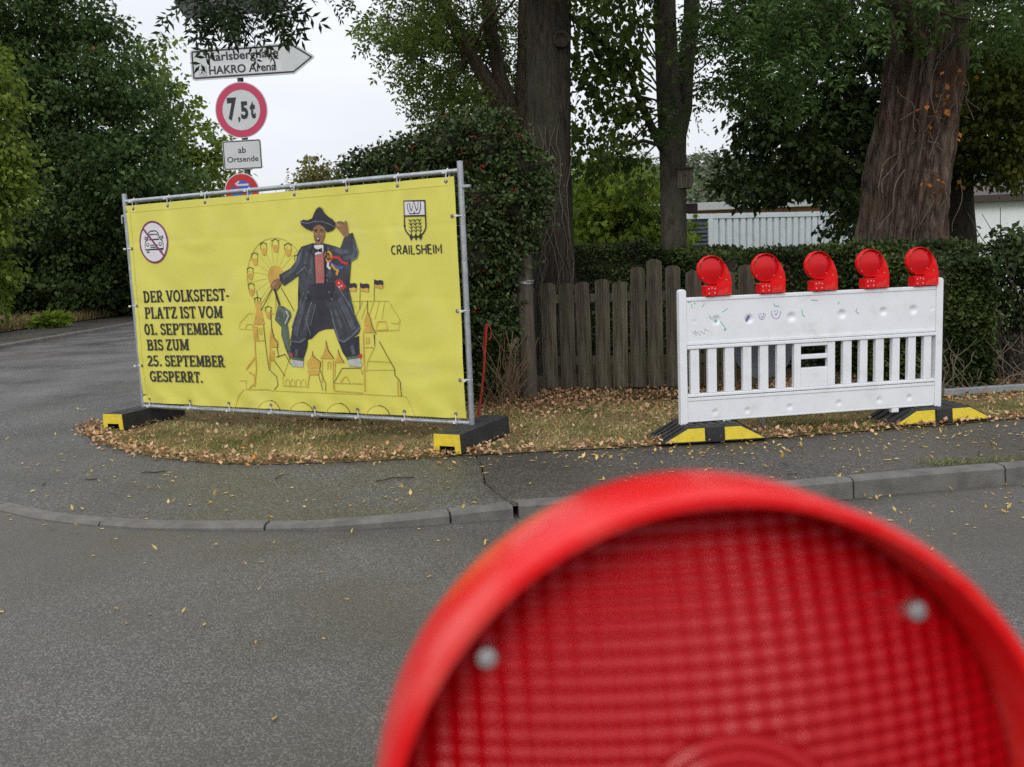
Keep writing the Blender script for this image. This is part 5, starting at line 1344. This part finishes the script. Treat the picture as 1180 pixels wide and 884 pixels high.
# its long overhanging limb, with the spray of leaflets in front of the signs
hang = [Vector((t1.location.x, 11.1, 5.2)), at(560, -170, 10.0), at(470, -85, 8.9), at(405, -32, 8.6), at(350, -12, 8.5), at(300, -8, 8.5), at(245, -6, 8.5)]
limb(hang, .09, .008, M['bark'], t1, 7, 'overhanging_limb')
bo = []
for x, y, r, n in ((236, -4, .14, 18), (262, -6, .16, 24), (290, -4, .16, 24), (318, -6, .14, 16), (256, 8, .10, 11), (282, 14, .11, 12), (306, 8, .10, 9), (338, -4, .09, 7), (214, -4, .06, 4), (276, 24, .06, 4), (296, 22, .05, 3), (226, 10, .05, 3), (345, 8, .05, 2), (206, 4, .05, 3), (362, 2, .05, 3), (378, -2, .05, 3), (272, 32, .04, 2), (290, -50, .35, 40), (240, -62, .35, 34), (350, -62, .35, 34)):
    c = at(x, y, 8.5); bo.append(((c.x, c.y, c.z), (r, r*1.3, r*.75), n))
mb = MB()
for c, r, n in bo:
    c = Vector(c)-t1.location; k = min([Vector(h)-t1.location for h in hang[3:]], key=lambda h: (h-c).length)
    mb.tube(bent(k, c, 4, .1), .006, 5)
    for j in range(3): mb.tube(bent(c, c+Vector((random.gauss(0, .5), random.gauss(0, .5), random.gauss(-.3, .4)))*r[0], 3, .1), .003, 4)
mb.build('twigs', M['bark'], t1)
crown('overhanging_leaves', t1, bo, L_PF, .27, LM['over'], 2, .06, droop=.55, flat=.4, shell=.05)
bt1 = B([(560, -160, 10.5, 1.2), (700, -120, 10.5, 1.2), (640, -220, 11.5, 1.5), (480, -200, 10.5, 1.2), (780, -180, 11, 1.3), (600, -300, 11, 1.5)], 520, 1.0)  # unseen crown overhead, added to darken what stands behind
twigs_to(t1, (t1.location.x, 11.2, 4.5), bt1, M['bark'], .06, 0)
crown('crown', t1, bt1, L_P, .22, LM['ash'], 5, .2, droop=.4)

t2 = thing('ash_tree', 'slender forked brown tree rising behind the berry hedge', 'tree', (at(603, 330, 14).x, 14, 0))
a = A((604, 300, 14), (603, 200, 14), (603, 158, 14)); trunk('trunk', [Vector((a[0].x, 14, -.1))]+a+A((606, 60, 14), (607, -60, 14)), [.24, .2, .185, .17, .13, .1], M['bark2'], t2, 26, 60, .05, 8, 5)
limb(A((601, 165, 14), (578, 128, 13.8), (548, 72, 13.6), (524, 32, 13.4), (500, -20, 13.2)), .13, .06, M['bark2'], t2, 12)
limb(A((594, 140, 13.9), (576, 90, 13.8), (566, 40, 13.7), (560, -40, 13.6)), .12, .08, M['bark2'], t2, 12)
limb(A((540, 62, 13.6), (556, 30, 13.3), (575, 5, 13.1)), .04, .02, M['bark2'], t2, 8); limb(A((535, 52, 13.6), (505, 40, 13.4), (478, 45, 13.2)), .035, .012, M['bark2'], t2, 8)
limb(A((566, 104, 13.8), (545, 112, 13.4), (520, 95, 13.2)), .03, .012, M['bark2'], t2, 8)
b2 = B([(468, 14, 13, .9), (490, 30, 13), (458, 45, 13, .8), (478, 68, 13, .9), (496, 88, 13.1, .8), (512, 60, 14.2), (520, 98, 13.2, .6), (540, 25, 14.4), (556, 62, 14.5, .8), (572, 22, 14.4), (590, 50, 14.3), (585, 90, 14.4, .8), (510, 5, 13), (540, -40, 14.3), (480, -30, 13), (590, -30, 14.6), (600, 110, 14.6, .7), (530, 78, 14.2, .8), (447, 12, 13, .5), (505, 118, 13.6, .35), (485, 104, 13.1, .4), (560, -95, 14, 1.4), (470, -90, 13, 1.3), (640, -60, 13.5, 1.2)], 150, .52, .5)
twigs_to(t2, at(545, 60, 13.6), b2, M['bark2'], .018, 2)
crown('crown', t2, b2, L_P, .21, LM['ash'], 4, .1, droop=.55)

t3 = thing('maple_tree', 'grey trunk with a nesting box, standing left of the white barrier', 'tree', (at(776, 320, 12.5).x, 12.5, 0))
a = A((777, 318, 12.5), (775, 200, 12.5), (770, 100, 12.5), (766, 0, 12.5), (764, -120, 12.5)); trunk('trunk', [Vector((a[0].x, 12.5, -.1))]+a, [.2, .175, .165, .155, .14, .1], M['bark3'], t3, 26, 60, .04, 6, 9)
limb(A((780, 190, 12.6), (789, 90, 12.7), (797, -10, 12.7), (805, -90, 12.7)), .12, .09, M['bark3'], t3, 14)
limb(A((764, 172, 12.45), (748, 140, 12.3), (728, 92, 12.2), (698, 52, 12.1), (660, 22, 12), (640, 10, 12)), .06, .02, M['bark3'], t3, 10)
limb(A((762, 168, 12.4), (740, 162, 12.2), (715, 170, 12), (690, 185, 11.9)), .03, .01, M['bark3'], t3, 7); limb(A((726, 90, 12.2), (738, 60, 12), (742, 30, 12)), .03, .012, M['bark3'], t3, 7)
b3 = B([(675, 15, 12, .9), (700, 35, 12), (722, 12, 13), (680, 60, 12, .9), (712, 70, 12, .8), (672, 105, 12, .8), (700, 105, 12, .8), (690, 140, 12, .9), (725, 140, 12.3, .8), (668, 165, 12.6, .8), (700, 180, 12.6, .9), (728, 180, 13.2, .6), (675, 205, 12.8, .6), (735, -30, 13, 1.0), (690, -40, 12, 1.2), (770, -70, 13.2, 1.2), (738, 215, 13.3, .6)], 300, .46, .3)
crown('crown', t3, b3, L_S, .095, LM['midgreen'], 12, .11, droop=.45)
b3b = B([(812, 6, 11.6, .8), (808, 106, 11.6, .5), (783, 132, 11.7, .55), (820, 90, 11.6, .6), (835, 40, 11.4), (778, 128, 11.9, .35), (820, 30, 13.3, .7)], 110, .40, .3)
twigs_to(t3, at(775, 120, 12.3), b3+b3b, M['bark3'], .014, 1)
o = crown('outer_leaves', t3, b3b, L_P, .19, LM['robinia'], 4, .09, droop=.4)
pb = at(788, 203, 12.3); t = thing('nesting_box', 'small wooden nesting box on the side of the grey trunk', 'nesting box', (pb.x+.02, 12.42, pb.z-.15))
mb = MB(); mb.bb((-.10, -.10, 0), (.10, .10, .24)); mb.build('box', M['postwood'], t, bevel=.004)
mb = MB(); mb.bb((-.12, -.14, .242), (.12, .11, .262)); mb.build('roof', M['eaves'], t); mb = MB(); mb.lathe_y([(.02, -.1015), (.0, -.102)], 12, (0, 0, .16)); mb.build('hole', M['black'], t)
pb = at(783, 240, 13); t = thing('roof_beam', 'dark timber beam end behind the grey trunk', 'beam', (at(762, 240, 13).x, 13.0, 0), .0)
mb = MB(); z = pb.z; mb.bb((0, 0, z-.07), (.48+.02, .12, z+.06)); mb.build('beam', M['eaves'], t, bevel=.008); mb = MB(); mb.bb((.12, .125, 0), (.22, .22, z+.04)); mb.build('post', M['eaves'], t)

# yellow-green young tree behind the fence
t = thing('young_maple', 'bright green young maple behind the picket fence', 'tree', (at(698, 320, 17).x, 17, 0))
by = B([(692, 232, 17), (725, 225, 17), (712, 258, 16.8), (680, 262, 17, .9), (742, 255, 17, .9), (665, 240, 17.3, .8), (735, 285, 17), (700, 205, 17.4), (668, 285, 17.2, .8), (760, 275, 17.6, .8)], 620, .6, .4)
trunk('trunk', [(t.location.x, 17, -.1), (t.location.x, 17, 1.5), (t.location.x+.1, 17, 3.4)], [.05, .045, .02], M['twig'], t, 10, 20, .02)
twigs_to(t, (t.location.x, 17, 1.3), by, M['twig'], .012, 1); crown('crown', t, by, L_LOB, .11, LM['bright'], 8, .15, droop=.5)
t = thing('deciduous_tree', 'pale small leaved tree behind the berry hedge', 'tree', (at(548, 320, 20).x, 20, 0))
bb_ = B([(545, 128, 20), (520, 150, 20), (565, 140, 20), (590, 150, 20.5), (535, 165, 20), (575, 165, 20), (610, 130, 20.5), (510, 170, 20, .7), (550, 200, 20, 1.2), (600, 200, 20, 1.3), (558, 108, 20, .5)], 520, .75, .5)
trunk('trunk', [(t.location.x, 20, -.1), (t.location.x, 20, 2), (t.location.x, 20, 4.2)], [.12, .09, .03], M['bark2'], t, 12, 20, .03)
twigs_to(t, (t.location.x, 20, 2.2), bb_, M['bark2'], .025, 1); crown('crown', t, bb_, L_S, .13, LM['pale'], 8, .16)

# ---- right side
t4 = thing('old_robinia', 'huge leaning reddish trunk with deep furrows and dead creeper on it', 'tree', (at(1036, 300, 12).x, 12, 0))
a = A((1035, 295, 12), (1042, 240, 12), (1052, 180, 12), (1064, 100, 12), (1076, 10, 12), (1088, -90, 12)); trunk('trunk', [Vector((a[0].x-.05, 12, -.1))]+a+[a[-1]+Vector((.2, 0, 2.5))], [.60, .50, .46, .455, .43, .40, .38, .25], M['bark4'], t4, 200, 200, .26, 17, 21)
mb = MB(); loc = t4.location
for k in range(15):
    y0 = random.uniform(60, 250); y1 = y0+random.uniform(-70, 90); x0 = random.uniform(1055, 1112)+(150-y0)*.05; x1 = x0+random.uniform(-22, 26)
    p0 = at(x0, y0, 11.52)-loc; p1 = at(x1, y1, 11.5)-loc
    mb.tube(bent(p0, p1, 9, .10), .0058*random.uniform(.5, 1.2), 5)
for k in range(5):
    y0 = random.uniform(150, 300); p0 = at(random.uniform(1005, 1075), y0, 11.5)-loc; p1 = at(random.uniform(1020, 1090), y0-random.uniform(50, 120), 11.53)-loc
    mb.tube(bent(p0, p1, 9, .1), .007, 5)
mb.build('dead_creeper', M['vine'], t4)
bb_ = []
for k in range(22):
    c = at(random.uniform(1062, 1112), random.uniform(85, 220), 11.42); bb_.append(((c.x, c.y, c.z), .05, 2))
crown('dead_leaves', t4, bb_, L_S, .08, leafmat('orange_dead_leaves', (.30, .10, .02), (.5, .2, .05), .2), 1, .03)
limb(A((1070, 60, 11.8), (1010, -10, 11), (930, -30, 10.5)), .1, .04, M['bark4'], t4, 10)
b4 = B([(870, 62, 10.6), (905, 82, 10.6, .9), (935, 50, 10.6), (850, 100, 10.7, .6), (890, 30, 10.6), (960, 18, 10.8), (1060, 8, 11, .9), (1030, -20, 11), (920, 105, 10.7, .5), (1100, -10, 11.2, .9), (1150, 5, 11), (1172, 30, 11, .7), (850, 20, 10.8), (930, 5, 10.6)], 120, .44, .3)
b4 += B([(900, -80, 11, 1.6), (1040, -120, 11.5, 2), (1180, -60, 11.5, 1.8), (1000, -220, 11.5, 2), (1150, -200, 12, 2)], 90, .7)  # big clumps out of view above, put in to deepen the shade below
twigs_to(t4, at(1000, -10, 11), b4, M['bark4'], .02, 1); crown('crown', t4, b4, L_P, .22, LM['robinia'], 5, .11, droop=.2, flat=.9)

t5 = thing('chestnut_tree', 'dark spreading tree behind the huge leaning trunk, drooping over the container', 'tree', (at(1098, 300, 15).x, 15, 0))
a = A((1098, 290, 15), (1097, 230, 15), (1100, 150, 15), (1095, 20, 15)); trunk('trunk', [Vector((a[0].x, 15, -.1))]+a+[a[-1]+Vector((0, 0, 2))], [.42, .35, .31, .29, .24, .15], M['bark'], t5, 30, 50, .06, 8, 2)
g5 = []
for x, y0, y1 in ((866, 10, 218), (892, 5, 208), (922, 0, 196), (952, 0, 198), (982, 0, 214), (1012, 0, 255), (1120, 60, 200), (1150, 110, 190), (1175, 60, 190), (1110, 100, 190)):
    y = y0
    while y < y1:
        if not (x < 1000 and y < 90 and random.random() < .38): g5.append((x+random.uniform(-8, 8), y+random.uniform(-6, 6), 14.5+random.uniform(-.4, .6), random.uniform(.8, 1.05)))
        y += 30
b5 = B(g5, 380, .48, .5)+B([(838, 210, 14, .5), (862, 226, 14, .6), (884, 228, 14, .45), (905, 216, 14, .6), (942, 212, 14, .6), (968, 226, 14, .5), (990, 252, 14, .6), (1000, 268, 14.3, .7)], 620, .42, .2)
b5 += B([(880, -60, 15, 2), (980, -80, 15, 2.2), (1090, -60, 15.5, 2.2), (1180, -40, 15.5, 2), (1040, -220, 15.5, 3), (900, -220, 15.5, 2.6), (1250, 60, 16, 2.4), (1270, 150, 16, 2)], 300, .6)  # crown mostly out of view, filled out to darken the trees beyond
b5 += B([(905, 180, 16.5, 1.3), (940, 180, 16.5, 1.6), (1000, 160, 16.5, 1.7), (1000, 230, 16.5, 1.5), (1130, 100, 16.5, 1.6), (1170, 110, 16.5, 1.6)], 420, .6)
limb([at(1098, 170, 15), at(1000, 120, 14.8), at(900, 120, 14.6), at(840, 150, 14.5)], .12, .03, M['bark'], t5); limb([at(1098, 100, 15), at(1000, 30, 14.8), at(900, 30, 14.6)], .1, .03, M['bark'], t5); limb([at(1100, 140, 15), at(1150, 90, 14.6), at(1190, 60, 14.4)], .1, .03, M['bark'], t5)
twigs_to(t5, at(960, 110, 14.8), b5[:110], M['bark'], .016, 1)
crown('crown', t5, b5, L_S, .105, LM['maple'], 13, .13, droop=.5)
t6 = thing('deciduous_tree', 'tree with turning orange and olive leaves right of the huge trunk', 'tree', (at(1215, 300, 13).x, 13, 0))
b6 = B([(1130, 68, 13), (1160, 85, 13), (1145, 115, 13, .9), (1175, 55, 13), (1125, 105, 13, .7), (1170, 135, 13), (1150, 148, 13, .9), (1120, 45, 13, .7), (1180, 175, 13), (1165, 190, 13.2, .7), (1125, 178, 13.4, .8), (1150, 200, 14.5, .6), (1180, 205, 14.5, .6), (1120, 205, 14.8, .5), (1200, 100, 13, 1.3), (1210, 20, 13, 1.3), (1140, 175, 13.2, .6)], 420, .48, .4)
trunk('trunk', [(t6.location.x, 13, -.1), (t6.location.x, 13, 2), (t6.location.x+.1, 13, 5)], [.16, .13, .08], M['bark'], t6, 14, 24, .04); twigs_to(t6, at(1210, 130, 13), b6, M['bark'], .016, 2)
crown('crown', t6, b6, L_S, .09, LM['autumn'], 10, .11, droop=.4)

# ---- hedges
def hedge(name, label, path, wd, h, n, leaf=.055, m_=None, rough=.06, cat='hedge'):
    P = [Vector((q[0], q[1])) for q in path]; seg = [(P[i+1]-P[i]).length for i in range(len(P)-1)]; tot = sum(seg)
    t = thing(name, label, cat, (P[0].x, P[0].y, 0)); hs = h if callable(h) else (lambda s: h)
    def ev(s):
        for i, l_ in enumerate(seg):
            if s <= l_ or i == len(seg)-1:
                d = (P[i+1]-P[i])/l_; return P[i]+d*s, Vector((-d.y, d.x))
            s -= l_
    pos = np.zeros((n, 3)); out = np.zeros((n, 3))
    for k in range(n):
        s = random.random()*tot; c, nn = ev(s); H_ = hs(s/tot)*(1+rough*noise.noise((s*2.1, 0, 3))+.05*noise.noise((s*7, 1, 3))); f = random.random()
        bul = .05*noise.noise((s*3, random.random()*0+2, 1)); dp = abs(random.gauss(0, .05))
        if f < .52: q = c-nn*(wd/2-dp+bul); z = random.random()*H_; o = (-nn.x, -nn.y, .2)
        elif f < .80: q = c+nn*random.uniform(-wd/2, wd/2); z = H_-dp+random.gauss(0, .02); o = (0, 0, 1)
        elif f < .94: q = c+nn*(wd/2-dp); z = random.random()*H_; o = (nn.x, nn.y, .2)
        else:
            s = 0 if random.random() < .5 else tot; c, nn = ev(s); q = c+nn*random.uniform(-wd/2, wd/2)+Vector((random.gauss(0, .05), random.gauss(0, .05))); z = random.random()*hs(s/tot); o = ((-1 if s == 0 else 1), 0, .2)
        pos[k] = (q.x, q.y, z); out[k] = o
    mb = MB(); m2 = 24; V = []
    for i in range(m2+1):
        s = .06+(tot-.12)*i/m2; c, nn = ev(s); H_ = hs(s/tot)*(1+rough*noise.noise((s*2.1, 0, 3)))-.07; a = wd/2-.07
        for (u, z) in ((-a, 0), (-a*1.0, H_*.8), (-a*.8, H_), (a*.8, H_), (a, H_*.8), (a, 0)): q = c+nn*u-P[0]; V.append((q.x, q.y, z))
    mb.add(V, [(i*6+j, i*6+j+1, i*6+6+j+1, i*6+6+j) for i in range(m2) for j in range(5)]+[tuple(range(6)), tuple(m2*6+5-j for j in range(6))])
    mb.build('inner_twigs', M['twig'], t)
    pos -= np.array(t.location); T = np.clip(.5+.35*rng.normal(size=n)*.6+.3*np.sin(pos[:, 0]*5+pos[:, 2]*7), 0, 1)
    v, f, tt = scatter(pos, leaf, L_S, T, .15, .3, out=out*.9); raw('foliage', v, f, m_ or LM['hedge'], t, tt); return t
hL, hM, hR = at(655, 283, 13), at(860, 281, 11.4), at(1000, 290, 10.6)
hedge('trimmed_hedge', 'long trimmed green hedge behind the picket fence and the white barrier', [(hL.x-.6, 13.2), (hL.x+1.6, 12.6), (hM.x, 11.3), (hR.x, 10.5), (at(1100, 300, 9.6).x, 9.6)], .9, lambda u: 1.50-.20*u+.05*math.sin(u*9), 44000, .05)
hedge('trimmed_hedge', 'round ended hedge section just behind the right end of the white barrier', [(at(1040, 320, 8.9).x, 9.35), (at(1090, 320, 8.9).x, 9.05), (at(1138, 330, 8.9).x, 8.95)], .8, lambda u: 1.22-.05*u, 17000, .048)
hedge('back_hedge', 'yellow green hedge on the lawn beyond the trimmed hedge', [(at(640, 300, 22).x, 22), (at(770, 300, 22).x, 22)], .8, 1.9, 5000, .1, LM['leftlight'])

# ---- berry hedge behind the banner
bx = [(430, 205, 9.75, .8), (470, 195, 9.7, .9), (515, 178, 9.7), (560, 172, 9.7), (598, 195, 9.6, .75), (415, 235, 9.8, .8), (450, 245, 9.6, 1), (500, 240, 9.5, 1.1), (550, 235, 9.45, 1.1), (592, 245, 9.4, .75), (500, 310, 9.4, 1.1), (548, 300, 9.3, 1.1), (572, 305, 9.3, .7), (542, 370, 9.3, 1), (564, 370, 9.3, .7), (520, 380, 9.3, 1.1), (552, 425, 9.3, .7), (450, 330, 9.6, 1.2), (530, 430, 9.3, .9), (400, 300, 10, 1.2), (420, 380, 9.9, 1.2), (480, 420, 9.6, 1.1), (608, 225, 9.4, .5), (598, 270, 9.45, .5)]
t = thing('berry_hedge', 'big dark shrub with red berries behind the right half of the banner', 'shrub', (at(540, 460, 9.3).x, 9.3, 0))
bbx = [((at(x, y, Y).x, Y, at(x, y, Y).z), (.36*s_, .40*s_, .34*s_), int(3600*s_*s_)) for x, y, Y, s_ in [(q+(1,))[:4] for q in bx]]
mb = MB()
for c, r, n in bbx:
    c = Vector(c)-t.location; mb.tube(bent((c.x*.4, c.y*.4, 0), c, 5, .05), [.03, .025, .02, .016, .012, .006], 6)
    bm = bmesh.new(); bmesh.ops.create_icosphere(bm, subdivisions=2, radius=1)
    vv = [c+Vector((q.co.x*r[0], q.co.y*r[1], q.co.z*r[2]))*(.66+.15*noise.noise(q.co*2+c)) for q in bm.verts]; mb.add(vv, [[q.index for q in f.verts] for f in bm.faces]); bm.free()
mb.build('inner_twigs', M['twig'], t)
crown('foliage', t, bbx, L_S, .048, LM['bush'], 12, .06, droop=.25, flat=.6, shell=.75)
bm = bmesh.new()
for k in range(75):
    c, r, n = random.choice(bbx[:14]); d = Vector((random.gauss(0, 1), -abs(random.gauss(0, .8)), random.gauss(.2, .7))).normalized()
    c = Vector(c)-t.location+Vector((d.x*r[0], d.y*r[1], d.z*r[2]))*1.06
    for j in range(random.randint(3, 7)):
        bmesh.ops.create_icosphere(bm, subdivisions=1, radius=.0085, matrix=Matrix.Translation(c+Vector((random.gauss(0, .024), random.gauss(0, .02), random.gauss(0, .018)))))
me = bpy.data.meshes.new('berries'); bm.to_mesh(me); bm.free(); me.materials.append(mat('red_berries', (.36, .012, .015), .35)); o = bpy.data.objects.new('berries', me); C.objects.link(o); o.parent = t

# ---- twiggy shrub at the right edge
t = thing('twiggy_shrub', 'tall twiggy dark shrub at the right edge beside the steel rail', 'shrub', (4.95, 9.2, 0)); mb = MB()
for k in range(46):
    p0 = Vector((random.gauss(0, .16), random.gauss(0, .16), 0)); p1 = Vector((random.uniform(-.4, .55), random.uniform(-.5, .4), random.uniform(.6, 1.75)))
    mb.tube(bent(p0, p1, 6, .08), [.010*(1-.12*i) for i in range(7)], 5)
mb.build('stems', M['twig'], t)
bb_ = B([(1166, 284, 9.1, .9), (1180, 305, 9.1), (1152, 300, 9.2, .6), (1176, 284, 9.2, .7), (1190, 335, 9.1, 1.1), (1150, 335, 9.2, .6), (1175, 365, 9.2, .7), (1200, 290, 9.2, 1.0), (1162, 286, 9.2, .5)], 700, .24, .15); crown('foliage', t, bb_, L_S, .055, LM['bush'], 9, .05)
mb = MB()
for k in range(60):
    p0 = Vector((random.uniform(3.9, 4.9), random.uniform(8.4, 8.8), .02))-t.location; p1 = p0+Vector((random.uniform(-.5, .5), random.uniform(-.2, .2), random.uniform(.05, .5))); mb.tube(bent(p0, p1, 5, .12), .004, 4)
mb.build('dead_twigs', M['vine'], t)
# dry stems at the foot of the berry hedge
mb = MB()
for k in range(45):
    p0 = Vector((random.uniform(-.3, .05), random.uniform(8.85, 9.1), .01)); p1 = p0+Vector((random.uniform(-.3, .3), random.uniform(-.15, .15), random.uniform(.15, .75))); mb.tube(bent(p0, p1, 4, .1), .0035, 4)
o = mb.build('dry_stems', mat('dry_stalks', (.17, .115, .06), .9, var=.3), None); tag(o, kind='stuff')

# ---- far hills and woods
mb = MB(); n = 40; V = []
for i in range(n+1):
    x = -200+i*20; zt_ = 24+6*noise.noise((x*.012, 0, 0))+(5 if x > 20 else 0)*(1 if x < 400 else 0)
    V += [(x, 200, -1), (x, 260, zt_*.6), (x, 330, zt_), (x, 420, -1)]
mb.add(V, [(i*4+j, i*4+j+1, i*4+5+j, i*4+4+j) for i in range(n) for j in range(3)]); tag(mb.build('hills', M['ground'], smooth=80), kind='structure')
bw = []
for k in range(260):
    x = random.uniform(-60, 140); yy = random.uniform(215, 320); h0 = 24+6*noise.noise((x*.012, 0, 0))+(5 if 20 < x < 400 else 0); zt_ = (-1+(h0*.6+1)*(yy-200)/60) if yy < 260 else h0*(.6+.4*(yy-260)/70)
    bw.append(((x, yy, zt_+2), (random.uniform(3, 6), 5, random.uniform(3, 5)), 170))
o = thing('tmp', '', '', (0, 0, 0)); fw_ = crown('distant_woods', o, bw, L_S, 1.15, LM['far'], 6, .9); fw_.parent = None; bpy.data.objects.remove(o); tag(fw_, kind='stuff')

# ================================================================== GRASS, FALLEN LEAVES, BITS ON THE GROUND
def inside(poly, P):
    x, y = P[:, 0], P[:, 1]; r = np.zeros(len(P), bool); n = len(poly); j = n-1
    for i in range(n):
        xi, yi = poly[i]; xj, yj = poly[j]
        r ^= ((yi > y) != (yj > y)) & (x < (xj-xi)*(y-yi)/(yj-yi+1e-12)+xi); j = i
    return r
def edge_d(poly, P):
    best = np.full(len(P), 9.)
    for i in range(len(poly)-1):
        a, b = np.array(poly[i]), np.array(poly[i+1]); d = b-a; t = np.clip(((P[:, :2]-a)@d)/(d@d), 0, 1); best = np.minimum(best, np.linalg.norm(P[:, :2]-(a+t[:, None]*d), axis=1))
    return best
def nz2(P, s, o=0): return np.array([noise.noise((p[0]*s+o, p[1]*s, o)) for p in P])
VP = VERGE+VB
def rnd(n, x0, x1, y0, y1): return np.stack([x0+(x1-x0)*rng.random(n), y0+(y1-y0)*rng.random(n), np.full(n, .012)], 1)
P = rnd(120000, -4.1, 7.5, 6.4, 9.6); P = P[inside(VP, P)]; e = edge_d(VERGE, P)
g = nz2(P, 1.6, 3); keep = (rng.random(len(P)) < np.clip(.55+.9*g, .08, 1)*np.clip(e/.10, .15, 1)*np.where(P[:, 1] > 8.5, .25, 1)); P, g = P[keep], g[keep]
ti = np.clip(.47-.9*nz2(P, 2.1, 11)+.28*rng.normal(size=len(P)), 0, 1)
o = blades('verge_grass', P, .042, .0030, LM['grass'], ti, 1.1); tag(o, kind='stuff')
P = rnd(60000, -4.15, 7.5, 6.4, 9.7); e = edge_d(VERGE, P); P = P[inside(VP, P) | (e < .11)]; e = edge_d(VERGE, P); keep = rng.random(len(P)) < np.where(inside(VP, P), 1, .85*np.exp(-e/.045))*np.clip(.05+.95*np.exp(-((e-.03)/.11)**2)+.55*np.clip((P[:, 1]-8.0)/.6, 0, 1)*(P[:, 0] > -.5)+.35*nz2(P, 1.3, 8), .05, 1); P = P[keep]
P[:, 2] = .014+rng.random(len(P))*.028
v, f, tt = scatter(P, .036, L_S, np.clip(rng.random(len(P))*np.where(P[:, 1] > 8.3, .6, 1), 0, 1), .0, 1.6); v[:, 2] = np.maximum(v[:, 2], .0125+.0)
o = raw('leaf_litter', v, f, LM['litter'], None, tt); tag(o, kind='stuff')
# leaves blown over the pavement and the road
def onroad(P):
    pv = KL+CR[1:]+[(-.8, 22)]; pr = KR+[(40, 14), (-.79, 14)]+CR[::-1][:-1]
    a = inside(pv, P) | inside(pr, P); return np.where(a, .002, np.array([rz_(p[0], p[1]) for p in P])+.003)
P = np.concatenate([rnd(520, -4.6, 5, 5.0, 7.3), rnd(330, 0.5, 5, 4.6, 7.1), rnd(170, -3.5, 4.5, 3.4, 5.4), rnd(22, -3, 3, 1.6, 4.), rnd(70, -6, -3, 6, 12), rnd(420, -.8, 4.5, 6.2, 7.1)]); P = P[~inside(VP, P)]; P[:, 2] = onroad(P)+.004
v, f, tt = scatter(P, (.016+.003*np.clip(P[:, 1], 2, 6))*(.7+.6*rng.random(len(P))), L_N, rng.random(len(P)), .0, 2.2, .3); lo = np.repeat(P[:, 2], 4)-.001; v[:, 2] = np.maximum(v[:, 2], lo)
o = raw('scattered_leaves', v, f, LM['yellowleaf'], None, tt); tag(o, kind='stuff')
# weeds at the kerb and by the right foot plate
P = np.concatenate([rnd(380, 2.55, 3.6, 5.70, 5.84), rnd(1100, 2.1, 2.9, 6.95, 7.35)]); P[:, 2] = .004
o = blades('green_weeds', P, .042, .0035, LM['grass'], .35*rng.random(len(P)), .9); tag(o, kind='stuff')
mb = MB()
for k in range(15):
    x, y = random.uniform(-4, 4), random.uniform(4.4, 6.5); a = random.uniform(0, 3.1); l_ = random.uniform(.03, .09)
    z = (.008 if y > 5.5 else rz_(x, y)+.008); mb.tube(bent((x, y, z), (x+l_*math.cos(a), y+l_*math.sin(a), z+.004), 3, .08), .003, 5)
for (x, y, l_, a) in ((-2.62, 6.45, .16, .12), (-2.95, 6.3, .08, .0), (-.9, 5.9, .25, .25)): mb.tube(bent((x, y, .009), (x+l_*math.cos(a), y+l_*math.sin(a), .010), 4, .06), .004, 6)
tag(mb.build('fallen_twigs', M['twig']), kind='stuff')
